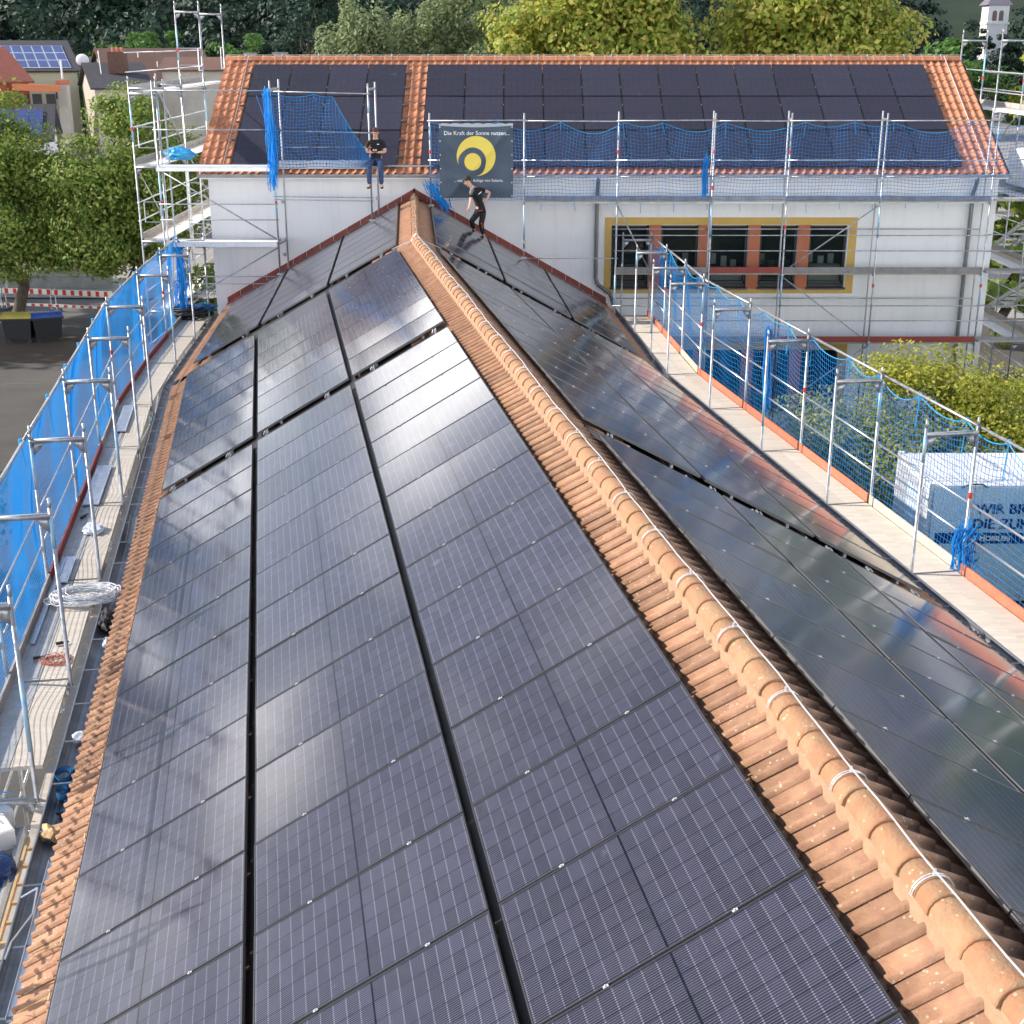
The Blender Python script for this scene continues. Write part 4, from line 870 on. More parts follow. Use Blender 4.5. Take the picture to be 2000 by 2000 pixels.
for x in np.arange(.8, 13, .9):                                  # loose ties under the deck
    M().tube((x, YO - .03, 7.24), (x + random.uniform(-.03, .03), YO - .03, 7.24 - random.uniform(.08, .28)), .008, 4).build('tie_cord', 'netcord', FS)
LF = thing('scaffold', (-6.5, YO, 0), 'scaffold at the left end of the facade with white decks above the eaves', 'scaffold', 'scaffolds around the two buildings')
for i, (x, z1) in enumerate(((-9.54, 10.42), (-6.42, 10.42), (-3.82, 10.35))):
    zr = roofz(x, YO); post(LF, x, YO, zr + .04, z1, 'galv', red=(8.65,) if i == 2 else (7.2,), blue=((6.9, 8.0),) if i < 2 else ((9.6, 9.9),)); post(LF, x + .12, YI, roofz(x, YI) + .04, z1 + .02, 'galv_wall')
    if zr > 0: M().box((x, YO, zr + .03), (.15, .15, .03)).build('base_plate', 'galv', LF)
    for z in (10.2, 8.14, 6.15): 
        if z > zr: M().bar((x, YO, z), (x + .12, YI, z), .045, .055).build('transom', 'galv', LF)
for z in (10.17, 9.17): rail(LF, -9.54, -6.42, YO - .04, z, .018); rail(LF, -6.42, -3.82, YO - .04, z - .02, .02, dz=-.06)
rail(LF, -6.42, -3.82, YO - .04, 8.72); rail(LF, -6.42, -3.82, YO, 7.42, dz=-.03); rail(LF, -6.42, -3.82, YO, 7.34, m='galv_wall', dz=-.04)
rail(LF, -3.82, -2.2, YO, 8.225, .03, 'galv', 'seat_rail')
for z in (7.22, 6.80): rail(LF, -9.54, -6.42, YO - .04, z, m='galv_wall')
for z in (5.25, 5.05): rail(LF, -8.6, -6.42, YO, z, m='galv_wall')
for z, a in ((8.19, -9.6), (6.17, -9.3)):
    for yy, mm in ((.17, 'white'), (.50, 'deck_steel')): M().bar((a, YO + yy, z), (-6.46, YO + yy, z), .32, .06).build('deck_board', mm, LF)
    M().bar((a, YO - .02, z - .05), (-6.46, YO - .02, z - .05), .03, .10).build('deck_edge', 'alu', LF)
M().bar((-6.38, YO - .02, 8.27), (-3.86, YO - .02, 8.27), .012, .22).build('toe_board', 'galv_wall', LF)
for (x0, z0, x1, z1) in ((-9.5, 8.1, -6.42, 6.25), (-6.42, 6.05, -8.75, 4.75)): M().tube((x0, YO + .02, z0), (x1, YO + .02, z1), .021, 6).build('brace', 'galv', LF, smooth=True)
coupler(LF, (-6.40, YI, 5.75), 'galv_wall', .06); coupler(LF, (-6.36, YI, 6.2), 'galv_wall', .055); coupler(LF, (-6.36, YI, 7.2), 'galv_wall', .05); coupler(LF, (-3.72, YI, 7.3), 'galv_wall', .05)
# white ladder frames on the left gable corner
lad = M()
for x in (-9.0, -8.62): lad.tube((x, 38.1, 5.6), (x, 38.1, 8.0), .02, 6)
for k in range(8): lad.tube((-9.0, 38.1, 5.75 + .28 * k), (-8.62, 38.1, 5.75 + .28 * k), .015, 6)
lad.build('ladder', 'alu', LF)
def gable_scaffold(label, xi, xo, ys, ztop, decks, hi, xs_):
    e = thing('scaffold', ((xi + xo) / 2, ys[0], 0), label, 'scaffold', 'scaffolds around the two buildings')
    fm_ = frame_mesh('frame', abs(xo - xi), 0, ztop, tuple(z - .06 for z in decks) + (ztop - .2,), paint=((1, ztop - 1.6, ztop - .6), (0, ztop - 3.4, ztop - 2.5)))
    fl_ = frame_mesh('frame', abs(xo - xi), 0, hi, tuple(z - .06 for z in decks if z < hi) + (hi - .2,), paint=((1, hi - 1.6, hi - .6),))
    sgn = 1 if xo > xi else -1
    for i, y in enumerate(ys):
        f = link('frame', fl_ if i in xs_ else fm_, e, matrix=xform(xi, y, 0, (sgn, 0, 0)))
        M().tube((xo, y, ztop - 1.35 if i not in xs_ else hi - 1.3), (xo, y, ztop - 1.25 if i not in xs_ else hi - 1.2), .034, 8).build('red_marker', 'redmark', f)
    for i in range(len(ys) - 1):
        top = min(hi if i in xs_ else 99, hi if (i + 1) in xs_ else 99, ztop)
        for z in decks:
            if z > top: continue
            for q in (.2, .53): M().bar((xi + sgn * q, ys[i] + .03, z), (xi + sgn * q, ys[i + 1] - .03, z), .31, .06).build('deck_board', 'white' if q < .3 else 'plank', e)
            M().bar((xo - sgn * .03, ys[i], z + .1), (xo - sgn * .03, ys[i + 1], z + .1), .03, .15).build('toe_board', 'plank_grey', e)
            for dz in (1.0, .5):
                M().tube((xo + sgn * .03, ys[i], z + dz), (xo + sgn * .03, ys[i + 1], z + dz), .018, 6).build('guard_rail', 'alu', e, smooth=True)
        M().tube((xo, ys[i], decks[-1] if i % 2 else decks[-2]), (xo, ys[i + 1], decks[-2] if i % 2 else decks[-3]), .02, 6).build('brace', 'galv', e, smooth=True)
    return e
GL = gable_scaffold('tall scaffold tower standing behind the left gable of the orange roof', -9.62, -10.35, [38.0, 41.0, 44.0, 47.4], 12.45, (2.2, 4.2, 6.17, 8.19, 10.12), 10.4, (0, 1))
for y in (44.0, 47.4): M().path([(-9.62, y, 11.2), (-9.62, y - .5, 11.2), (-9.62, y - .5, 10.55), (-9.62, y, 10.55)], .016, 6).build('gate_hoop', 'alu', GL)
for z in (11.2, 10.7): M().tube((-10.35, 44, z), (-9.62, 44, z), .016, 6).build('end_rail', 'alu', GL)
for y, z in ((38.0, 7.2), (38.0, 9.2)): 
    M().path([(-10.2, y - .02, z + .0), (-9.75, y - .02, z), (-9.75, y - .02, z - .55), (-10.2, y - .02, z - .55), (-10.2, y - .02, z)], .014, 6).build('gate_hoop', 'alu', GL)
GR = gable_scaffold('tall scaffold beside the right gable at the picture edge with white decks', 14.12, 14.88, [37.4, 41.0, 44.6], 11.62, (1.45, 3.4, 5.35, 7.3, 9.5), 9.7, ())
for z in (10.55, 10.0): M().tube((14.0, 37.4, z), (14.0, 44.6, z + .05), .018, 6).build('guard_rail', 'alu', GR)
rail(GR, 13.02, 14.9, YO, 6.4); rail(GR, 13.02, 14.9, YO, 5.95); rail(GR, 13.02, 14.9, YO, 4.45); rail(GR, 13.02, 14.9, YO, 4.02); rail(GR, 13.02, 14.9, YO, 8.0); rail(GR, 13.02, 14.9, YO, 8.4)
for z in (5.38, 3.44, 7.33): M().bar((13.1, YO + .2, z), (15.2, YO + .2, z), .5, .06).build('deck_board', 'plank_grey', GR)
for z0, z1, y0, y1 in ((5.4, 7.2, 42.5, 38.5), (3.45, 5.2, 42.5, 38.4)):                   # stair flights
    st = M(); st.bar((15.15, y0, z0), (15.15, y1, z1), .05, .12); st.bar((15.75, y0, z0), (15.75, y1, z1), .05, .12)
    for k in range(9): f = k / 8; st.box((15.45, y0 + (y1 - y0) * f, z0 + (z1 - z0) * f), (.58, .26, .035))
    st.build('stair', 'deck_steel', GR)
for z in (7.45,): M().box((14.9, 39.3, z + .55), (.9, 2.0, 1.0)).build('white_sheeting', 'white', GR)
M().box((14.8, 38.1, 7.62), (.8, .35, .32)).build('orange_box', 'toe_orange', GR)
# facade nets
def facenet(label, x0, x1, ztop, zbot, step, r, sag, ties, seed, y=YO - .045, edge=None):
    ns = int((x1 - x0) / step); nz_ = int((ztop - zbot) / step); g = np.random.default_rng(seed); s = np.linspace(0, x1 - x0, ns)
    tk = [0.]
    while tk[-1] < x1 - x0: tk.append(tk[-1] + ties * (.6 + .8 * g.random()))
    tk = np.array(tk); j = np.clip(np.searchsorted(tk, s) - 1, 0, len(tk) - 2); f = np.clip((s - tk[j]) / (tk[j + 1] - tk[j]), 0, 1); am = sag * (.3 + 1.1 * g.random(len(tk)))[j]; sg_ = am * 4 * f * (1 - f)
    P = np.zeros((nz_, ns, 3))
    for i in range(nz_):
        t = i / (nz_ - 1); zt = ztop - sg_
        if edge is not None: zt = np.minimum(zt, edge(x0 + s))
        P[i, :, 0] = x0 + s + .03 * np.sin(t * 6 + s * 2.1) ; P[i, :, 2] = zt + (zbot - zt) * t + .012 * np.sin(s * 4 + t * 3); P[i, :, 1] = y - .035 * math.sin(math.pi * t) * (1 + .5 * np.sin(s * 1.9)) - .015 * np.sin(s * 6 + 5 * t)
    e = thing('safety_net', (x0, y, zbot), label, 'net', 'blue safety nets on the scaffolds'); o = np.array((x0, y, zbot))
    link('netting', netmesh('netting', P - o, r * 1.45, 'net', (0, -1, 0)), e)
    cd = M(); cd.path([tuple(p) for p in P[0, ::2]], .009, 4)
    for x in tk[1:-1]:
        k = int(np.argmin(abs(s - x))); p = Vector(P[0, k]); cd.path([p + Z * .05, p, p + Vector((g.normal() * .05, -.02, -.15 - .3 * g.random()))], .008, 4)
    cd.build('cord', 'netcord', e); return e
FN = facenet('wide blue safety net hanging in front of the roof panels above the facade', -2.18, 13.9, 9.36, 7.34, .09, .0042, .20, 1.5, 21)
bundle(FN, [(5.25, YO - .1, 8.45), (5.2, YO - .12, 8.1), (5.22, YO - .1, 7.5)], .035, 8, 'net', n=26)
bundle(FN, [(-2.2, YO - .1, 7.75), (-2.0, YO - .14, 7.45), (-1.75, YO - .22, 7.1)], .075, 9, 'net', n=30)
FL = facenet('small blue net with slanting edge in front of the left roof panels', -6.36, -3.86, 10.08, 8.2, .085, .0058, .08, 1.2, 22, edge=lambda x: np.where(x > -4.75, 10.08 - np.clip((x + 4.75), 0, 9) ** .8 * 1.65, 10.2))
bundle(FL, [(-6.5, YO - .06, 10.15), (-6.48, YO - .06, 9.6), (-6.42, YO - .06, 9.0), (-6.42, YO - .06, 8.3), (-6.46, YO - .06, 7.75)], .065, 10, 'net_left', n=40)

# ------------------------------------------------------------------ banner with printed sun
def text_mesh(body, size, align='LEFT'):
    cu = bpy.data.curves.new('lettering', 'FONT'); cu.body = body; cu.size = size; cu.align_x = align; cu.resolution_u = 3
    ob = bpy.data.objects.new('lettering', cu); col.objects.link(ob); dg = bpy.context.evaluated_depsgraph_get(); me = bpy.data.meshes.new_from_object(ob.evaluated_get(dg)); bpy.data.objects.remove(ob); bpy.data.curves.remove(cu); return me
BX0, BX1, BZ0, BZ1, BYY = -1.95, .03, 7.40, 9.30, YO - .15
def bsurf(x, z):
    u = (x - BX0) / (BX1 - BX0); v = (z - BZ0) / (BZ1 - BZ0)
    return BYY - .04 * math.sin(u * 3.1) * math.sin(v * 3.1) - .014 * math.sin(9 * (u - v) + 1.5) - .009 * math.sin(15 * (u + .6 * v)) - .006 * math.sin(27 * v + 5 * u) * (1 - v) - .030 * math.exp(-((u - 1 + .9 * (1 - v)) / .06) ** 2) - .026 * math.exp(-((u - .62 * (1 - v)) / .06) ** 2) + .02 * (v - .9) * (v > .9) * math.sin(u * 20) * 3
bn = thing('banner', (BX0, BYY, BZ0), 'dark blue banner with yellow sun emblem hung on the facade scaffold', 'banner')
b = M(); nu, nv_ = 44, 40; bpts = []
for j in range(nv_ + 1):
    for i in range(nu + 1):
        x = BX0 + (BX1 - BX0) * i / nu; z = BZ0 + (BZ1 - BZ0) * j / nv_ - (.045 * math.sin(math.pi * i / nu) if j == nv_ else 0); bpts.append((x, bsurf(x, z), z))
b.add(bpts, [(j * (nu + 1) + i, j * (nu + 1) + i + 1, (j + 1) * (nu + 1) + i + 1, (j + 1) * (nu + 1) + i) for j in range(nv_) for i in range(nu)]); b.build('cloth', 'banner', bn, smooth=True)
b = M(); b.add([(BX0 + (BX1 - BX0) * i / 20, BYY - .045 - .01 * math.sin(i * 1.3), BZ1 + .05 - .02 * (i % 3 == 0) if k else BZ1 - .045 * math.sin(math.pi * i / 20) - .01) for k in (0, 1) for i in range(21)], [(i, i + 1, 22 + i, 21 + i) for i in range(20)]); b.build('folded_edge', 'banner_back', bn, smooth=True)
def onban(name, me, x, z, m, dy=.008):
    vs = [(v.co.x + x, 0, v.co.y + z) for v in me.vertices]; q = M(); q.add([(a, bsurf(a, c) - dy, c) for a, _, c in vs], [tuple(p.vertices) for p in me.polygons]); return q.build(name, m, bn)
onban('lettering', text_mesh('Die Kraft der Sonne nutzen...', .148, 'CENTER'), (BX0 + BX1) / 2 + .02, 9.045, 'print_white')
onban('lettering', text_mesh('... mit einer Anlage von Solario.', .105, 'CENTER'), (BX0 + BX1) / 2 + .06, 7.83, 'print_white')
def disc(cx, cz, r, hole=None, a0=0, a1=360, n=64):
    bmq = bmesh.new(); me = bpy.data.meshes.new('emblem'); vs = []
    return me
lx, lz, lr = (BX0 + BX1) / 2 - .0, 8.50, .52
q = M(); n_ = 60; rows_ = 10; cx2, cz2, r2 = lx - .09, lz - .13, .355                       # crescent: outer disc less an offset inner disc
def inner_r(a):                                                   # distance from the outer centre to the inner circle along angle a, or None
    dx, dz = cx2 - lx, cz2 - lz; ca, sa = math.cos(a), math.sin(a); bq = dx * ca + dz * sa; disc_ = bq * bq - (dx * dx + dz * dz - r2 * r2)
    return bq + math.sqrt(disc_) if disc_ > 0 else 0
A0_, A1_ = R(-88), R(205)
grid = []
for i in range(n_ + 1):
    a = A0_ + (A1_ - A0_) * i / n_; ri = max(0, inner_r(a)); e0 = min(i, n_ - i) / n_; ro = lr * (1 - .0 * e0); ri = min(ri, ro - .002)
    tt = max(0, 1 - e0 / .16); ri = ri + (ro - ri) * tt ** 1.6 * .96
    for k in range(rows_ + 1):
        rr_ = ri + (ro - ri) * k / rows_; x, z = lx + rr_ * math.cos(a), lz + rr_ * math.sin(a); grid.append((x, bsurf(x, z) - .007, z))
q.add(grid, [(i * (rows_ + 1) + k, (i + 1) * (rows_ + 1) + k, (i + 1) * (rows_ + 1) + k + 1, i * (rows_ + 1) + k + 1)[::-1] for i in range(n_) for k in range(rows_)]); q.build('emblem_crescent', 'logo_yellow', bn)
q = M(); grid = []
for i in range(41):
    a = 2 * math.pi * i / 40
    for k in range(7): rr_ = .225 * k / 6; x, z = cx2 + rr_ * math.cos(a), cz2 - .015 + rr_ * math.sin(a); grid.append((x, bsurf(x, z) - .0075, z))
q.add(grid, [(i * 7 + k, (i + 1) * 7 + k, (i + 1) * 7 + k + 1, i * 7 + k + 1)[::-1] for i in range(40) for k in range(6)]); q.build('emblem_disc', 'logo_yellow', bn)
ey = M()
for x in (BX0 + .03, BX1 - .03):
    for k in range(6): z = BZ0 + .05 + k * .36; ey.tube((x, bsurf(x, z) - .012, z), (x, bsurf(x, z) - .003, z), .014, 8)
ey.build('eyelet', 'alu', bn)

# ------------------------------------------------------------------ white site container with its banner
CX, CY = 8.70, 26.6
ct = thing('site_container', (CX + 3, CY + 1.2, 0), 'white site container half hidden behind the right scaffold net', 'container')
c = M(); c.box((CX + 3.03, CY + 1.2, 1.36), (6.0, 2.36, 2.60)); c.build('body', 'cont_white', ct)
c = M(); 
for k in range(30): c.box((CX + .01, CY + .12 + k * .078, 1.36), (.03, .035, 2.3))
for k in range(60): c.box((CX + .12 + k * .1, CY + .005, 1.36), (.045, .03, 2.3))
for k in range(20): c.box((CX + .2 + .3 * k, CY + 1.2, 2.665), (.05, 2.2, .014))
c.build('corrugation', 'cont_white', ct)
c = M()
for x in (CX + .06, CX + 6.0):
    for y in (CY + .05, CY + 2.35): c.box((x, y, 1.37), (.12, .12, 2.66))
c.build('corner_post', 'white', ct)
c = M(); c.box((CX - .012, CY + 1.05, 1.35), (.02, .75, 1.9)); c.build('door', 'ban_light', ct)
cb = thing('container_banner', (9.3, CY - .12, .3), 'light blue printed banner on the front of the white container', 'banner')
Yb = CY - .09
b = M(); b.add([(8.78 + .2 * i, Yb - .012 * math.sin(i * 1.1) , z) for z in (.25, 2.62) for i in range(26)], [(i, i + 1, 27 + i, 26 + i) for i in range(25)]); b.build('cloth', 'ban_light', cb, smooth=True)
M().box((11.2, Yb - .022, 1.54), (4.62, .008, .24)).build('dark_stripe', 'print_blue', cb)
def ontext(body, size, x, z, m, dy=.03):
    me = text_mesh(body, size); q = M(); q.add([(v.co.x + x, Yb - dy, v.co.y + z) for v in me.vertices], [tuple(p.vertices) for p in me.polygons]); q.build('lettering', m, cb)
    q2 = None
def boldtext(body, size, x, z, m, dy=.03):
    for dx, dz in ((0, 0), (.016, 0), (.008, .008)): ontext(body, size, x + dx, z + dz, m, dy + dx * .08)
boldtext('WIR BRINGEN', .315, 9.68, 2.08, 'print_blue'); boldtext('DIE ZUKUNFT', .315, 9.64, 1.75, 'print_blue'); boldtext('MIT MOBILEN', .155, 9.52, 1.485, 'print_white', .032)
q = M(); 
for i in range(40):
    a0 = R(60) + R(300) * i / 40; a1 = R(60) + R(300) * (i + 1) / 40; w0, w1 = .02 + .03 * math.sin(math.pi * i / 40), .02 + .03 * math.sin(math.pi * (i + 1) / 40)
    p = lambda a, r: (9.74 + r * math.cos(a), Yb - .03, 1.12 + r * math.sin(a)); q.add([p(a0, .13 - w0), p(a1, .13 - w1), p(a1, .13), p(a0, .13)], [(0, 1, 2, 3)])
q.build('round_logo', 'print_blue', cb)
M().path([(9.35, Yb + .02, 2.64), (9.5, Yb - .05, 2.74), (9.75, Yb - .05, 2.74), (9.9, Yb + .02, 2.64)], .018, 6).build('strap', 'rubber', cb)

# ------------------------------------------------------------------ people
def skinned(name, joints, edges, m, parent, root=0, levels=2):
    me = bpy.data.meshes.new(name); me.from_pydata([tuple(j[:3]) for j in joints], edges, []); ob = bpy.data.objects.new(name, me); col.objects.link(ob)
    ob.modifiers.new('s', 'SKIN'); sv = me.skin_vertices[0].data
    for i, j in enumerate(joints): r = j[3]; sv[i].radius = r if isinstance(r, tuple) else (r, r); sv[i].use_root = (i == root)
    ss = ob.modifiers.new('d', 'SUBSURF'); ss.levels = levels; ss.render_levels = levels
    dg = bpy.context.evaluated_depsgraph_get(); m2 = bpy.data.meshes.new_from_object(ob.evaluated_get(dg)); bpy.data.objects.remove(ob); bpy.data.meshes.remove(me)
    m2.name = name; m2.materials.clear(); m2.materials.append(MT[m]); m2.polygons.foreach_set('use_smooth', [True] * len(m2.polygons)); m2.polygons.foreach_set('material_index', [0] * len(m2.polygons))
    return link(name, m2, parent, matrix=ID)
def ellipsoid(name, c, r, m, parent, rot=None, sel=None, seg=16):
    bmq = bmesh.new(); bmesh.ops.create_uvsphere(bmq, u_segments=seg, v_segments=seg // 2 + 2, radius=1)
    if sel: bmesh.ops.delete(bmq, geom=[v for v in bmq.verts if not sel(v.co)], context='VERTS')
    mt = Matrix.Translation(c) @ (rot or Matrix()) @ Matrix.Diagonal((*r, 1)); bmq.transform(mt); me = bpy.data.meshes.new(name); bmq.to_mesh(me); bmq.free(); me.materials.append(MT[m]); me.polygons.foreach_set('use_smooth', [True] * len(me.polygons)); return link(name, me, parent, matrix=ID)
def hand(wrist, d, up, joints, edges, wi_, curl=.4, sc=1):
    d = Vector(d).normalized(); up = Vector(up).normalized(); sd_ = d.cross(up).normalized(); palm = Vector(wrist) + d * .06 * sc; joints.append((*palm, .026)); pi = len(joints) - 1; edges.append((wi_, pi))
    for k, (o, l) in enumerate(((-.030, .062), (-.010, .075), (.012, .072), (.030, .056))):
        p0 = palm + sd_ * o * sc + d * .035 * sc; p1 = p0 + (d - up * curl).normalized() * l * .55 * sc; p2 = p1 + (d * .3 - up).normalized() * l * .5 * sc
        for q, r_ in ((p0, .011), (p1, .009), (p2, .007)): joints.append((*q, r_ * sc))
        edges.extend([(pi, len(joints) - 3), (len(joints) - 3, len(joints) - 2), (len(joints) - 2, len(joints) - 1)])
    p0 = palm + sd_ * .034 * sc - d * .02 * sc; p1 = p0 + (d * .6 + sd_ * .6 - up * .3).normalized() * .045 * sc
    joints.append((*p0, .012)); joints.append((*p1, .009)); edges.extend([(pi, len(joints) - 2), (len(joints) - 2, len(joints) - 1)])
def head_parts(par, hc, look, hairm, side):
    look = Vector(look).normalized(); sd_ = look.cross(Z).normalized(); up = sd_.cross(look); rt_ = Matrix((( sd_.x, look.x, up.x, 0), (sd_.y, look.y, up.y, 0), (sd_.z, look.z, up.z, 0), (0, 0, 0, 1)))
    hc = Vector(hc)
    ellipsoid('hair', hc + up * .025 - look * .012, (.086, .104, .115), hairm, par, rt_, sel=lambda c: c.z > .12 or (c.y < -.05 and c.z > -.55))
    ellipsoid('fringe', hc + up * .085 + look * .055, (.07, .05, .035), hairm, par, rt_)
    ellipsoid('nose', hc + look * .10 - up * .015, (.013, .02, .022), 'skin', par, rt_)
    ellipsoid('mouth', hc + look * .088 - up * .062, (.024, .012, .008), 'lip', par, rt_)
    for s in (-1, 1):
        ellipsoid('eye', hc + look * .085 + sd_ * (s * .032) + up * .012, (.012, .01, .007), 'eye', par, rt_); ellipsoid('ear', hc + sd_ * (s * .082) - up * .005, (.014, .022, .034), 'skin', par, rt_)
        ellipsoid('eyebrow', hc + look * .09 + sd_ * (s * .032) + up * .032, (.02, .008, .005), hairm, par, rt_)
# sitting man
P1 = thing('person', (-3.66, 37.3, 8.23), 'man in black shirt and blue jeans sitting on the scaffold rail', 'person')
bx, by = -3.66, 37.3
Jt = [(bx, by + .02, 8.36, (.15, .12)), (bx, by + .05, 8.52, (.135, .10)), (bx, by + .05, 8.72, (.155, .105)), (bx, by + .02, 8.86, (.12, .085)), (bx, by - .01, 8.95, .052), (bx + .01, by - .05, 9.06, (.072, .085)), (bx + .012, by - .06, 9.15, (.068, .08))]
Ed = [(0, 1), (1, 2), (2, 3), (3, 4), (4, 5), (5, 6)]
for s in (-1, 1):
    i0 = len(Jt); Jt += [(bx + s * .19, by + .03, 8.84, .058), (bx + s * .26, by - .03, 8.60, .046), (bx + s * .07, by - .24, 8.60, .030)]; Ed += [(3, i0), (i0, i0 + 1), (i0 + 1, i0 + 2)]
    hand((bx + s * .07, by - .24, 8.60), (-s * .8, -.5, .25), (0, -.3, -1), Jt, Ed, i0 + 2, .9)
    i0 = len(Jt); kx = bx + s * .15; Jt += [(bx + s * .10, by - .03, 8.33, .085), (kx, by - .40, 8.31, .062), (kx + s * .01, by - .40, 7.86, .040), (kx + s * .01, by - .40, 7.76, .036), (kx + s * .03, by - .56, 7.72, .032)]; Ed += [(0, i0), (i0, i0 + 1), (i0 + 1, i0 + 2), (i0 + 2, i0 + 3), (i0 + 3, i0 + 4)]
skinned('body', Jt, Ed, 'skin', P1)
sj = [(bx, by + .01, 8.30, (.175, .15)), (bx, by + .02, 8.42, (.168, .14)), (bx, by + .05, 8.54, (.15, .115)), (bx, by + .05, 8.72, (.17, .12)), (bx, by + .02, 8.87, (.13, .095)), (bx, by + 0, 8.925, .062)]
se = [(0, 1), (1, 2), (2, 3), (3, 4), (4, 5)]
for s in (-1, 1): i0 = len(sj); sj += [(bx + s * .19, by + .03, 8.845, .074), (bx + s * .245, by - .01, 8.66, .066)]; se += [(4, i0), (i0, i0 + 1)]
skinned('shirt', sj, se, 'shirt', P1)
M().box((bx + .075, by - .085, 8.80), (.06, .012, .02)).build('chest_print', 'print_white', P1)
tj = [(bx, by + .02, 8.34, (.165, .14)), (bx, by + .03, 8.44, (.155, .13))]; te = [(0, 1)]
for s in (-1, 1): i0 = len(tj); kx = bx + s * .15; tj += [(bx + s * .10, by - .03, 8.33, .108), (kx, by - .40, 8.315, .086), (kx + s * .01, by - .405, 8.05, .074), (kx + s * .01, by - .40, 7.77, .068)]; te += [(0, i0), (i0, i0 + 1), (i0 + 1, i0 + 2), (i0 + 2, i0 + 3)]
skinned('jeans', tj, te, 'jeans', P1)
for s in (-1, 1): kx = bx + s * .16; skinned('shoe', [(kx, by - .385, 7.75, (.058, .06)), (kx + s * .01, by - .46, 7.715, (.05, .036)), (kx + s * .03, by - .60, 7.70, (.042, .028))], [(0, 1), (1, 2)], 'shoe', P1)
head_parts(P1, (bx + .01, by - .055, 9.10), (.05, -1, -.45), 'hair', 1)
tag(M().box((bx, by - .31, 8.63), (.15, .07, .022)).build('remote_control', 'rubber'), 'small black handset held by the sitting man', 'handset')
# standing man
P2 = thing('person', (-.9, 38.0, 6.4), 'man in black work clothes walking down the roof in front of the banner', 'person')
Jt = [(-.86, 37.92, 7.06, (.135, .11)), (-.90, 37.90, 7.22, (.125, .10)), (-.96, 37.87, 7.42, (.15, .11)), (-1.02, 37.85, 7.58, (.12, .09)), (-1.10, 37.83, 7.67, .052), (-1.20, 37.80, 7.76, (.075, .085)), (-1.22, 37.79, 7.86, (.07, .08))]
Ed = [(0, 1), (1, 2), (2, 3), (3, 4), (4, 5), (5, 6)]
i0 = len(Jt); Jt += [(-1.10, 37.70, 7.52, .058), (-1.13, 37.62, 7.30, .046), (-1.17, 37.52, 7.15, .031)]; Ed += [(3, i0), (i0, i0 + 1), (i0 + 1, i0 + 2)]; hand((-1.17, 37.52, 7.15), (-.5, -.5, -.6), (-.3, .6, -.3), Jt, Ed, i0 + 2)
i0 = len(Jt); Jt += [(-.88, 37.98, 7.58, .058), (-.62, 38.02, 7.50, .046), (-.70, 37.90, 7.33, .031)]; Ed += [(3, i0), (i0, i0 + 1), (i0 + 1, i0 + 2)]; hand((-.70, 37.90, 7.33), (-.6, -.4, -.5), (0, .7, -.3), Jt, Ed, i0 + 2)
i0 = len(Jt); Jt += [(-.95, 37.88, 6.98, .085), (-1.13, 37.86, 6.75, .062), (-1.06, 38.20, 6.54, .042), (-1.06, 38.28, 6.47, .038), (-1.16, 38.22, 6.44, .033)]; Ed += [(0, i0)] + [(i0 + k, i0 + k + 1) for k in range(4)]
i0 = len(Jt); Jt += [(-.80, 37.96, 6.98, .085), (-.86, 37.84, 6.68, .062), (-.80, 37.92, 6.40, .042), (-.80, 37.92, 6.33, .038), (-.90, 37.82, 6.33, .033)]; Ed += [(0, i0)] + [(i0 + k, i0 + k + 1) for k in range(4)]
skinned('body', Jt, Ed, 'skin', P2)
sj = [(-.85, 37.925, 6.94, (.165, .145)), (-.87, 37.915, 7.08, (.16, .138)), (-.90, 37.90, 7.22, (.14, .115)), (-.96, 37.87, 7.42, (.165, .125)), (-1.02, 37.85, 7.58, (.135, .105)), (-1.07, 37.84, 7.64, .062), (-1.10, 37.70, 7.52, .074), (-1.12, 37.65, 7.38, .062), (-.88, 37.98, 7.58, .074), (-.73, 38.0, 7.54, .062)]
skinned('shirt', sj, [(0, 1), (1, 2), (2, 3), (3, 4), (4, 5), (4, 6), (6, 7), (4, 8), (8, 9)], 'shirt', P2)
skinned('shoulder_panel', [(-1.05, 37.74, 7.62, .05), (-1.12, 37.66, 7.56, .055), (-1.125, 37.62, 7.47, .05)], [(0, 1), (1, 2)], 'shirt_grey', P2)
M().bar((-.93, 37.735, 7.48), (-.84, 37.76, 7.55), .02, .05, (0, -1, 0)).build('back_print', 'print_white', P2)
tj = [(-.86, 37.92, 7.03, (.16, .135)), (-.875, 37.915, 7.14, (.15, .128)), (-.95, 37.88, 6.96, .10), (-1.13, 37.86, 6.75, .078), (-1.06, 38.19, 6.53, .06), (-.80, 37.96, 6.96, .10), (-.86, 37.84, 6.68, .078), (-.80, 37.92, 6.40, .06)]
tj[0] = (-.86, 37.92, 7.03, (.175, .15)); tj[1] = (-.885, 37.91, 7.17, (.16, .14))
skinned('trousers', tj, [(0, 1), (0, 2), (2, 3), (3, 4), (0, 5), (5, 6), (6, 7)], 'trousers', P2)
for pts in ([(-.93, 37.80, 7.04), (-.82, 37.795, 7.06)], [(-.85, 37.765, 6.72), (-.82, 37.80, 6.60)]): M().bar(pts[0], pts[1], .02, .06, (0, -1, 0)).build('red_pocket', 'orange', P2)
skinned('shoe', [(-1.05, 38.28, 6.475, (.05, .045)), (-1.10, 38.25, 6.45, (.05, .036)), (-1.21, 38.19, 6.42, (.042, .028))], [(0, 1), (1, 2)], 'shoe', P2)
skinned('shoe', [(-.79, 37.94, 6.355, (.05, .045)), (-.84, 37.88, 6.335, (.05, .036)), (-.94, 37.78, 6.32, (.042, .028))], [(0, 1), (1, 2)], 'shoe', P2)
head_parts(P2, (-1.21, 37.795, 7.81), (-.85, -.35, -.35), 'hair_dark', 1)
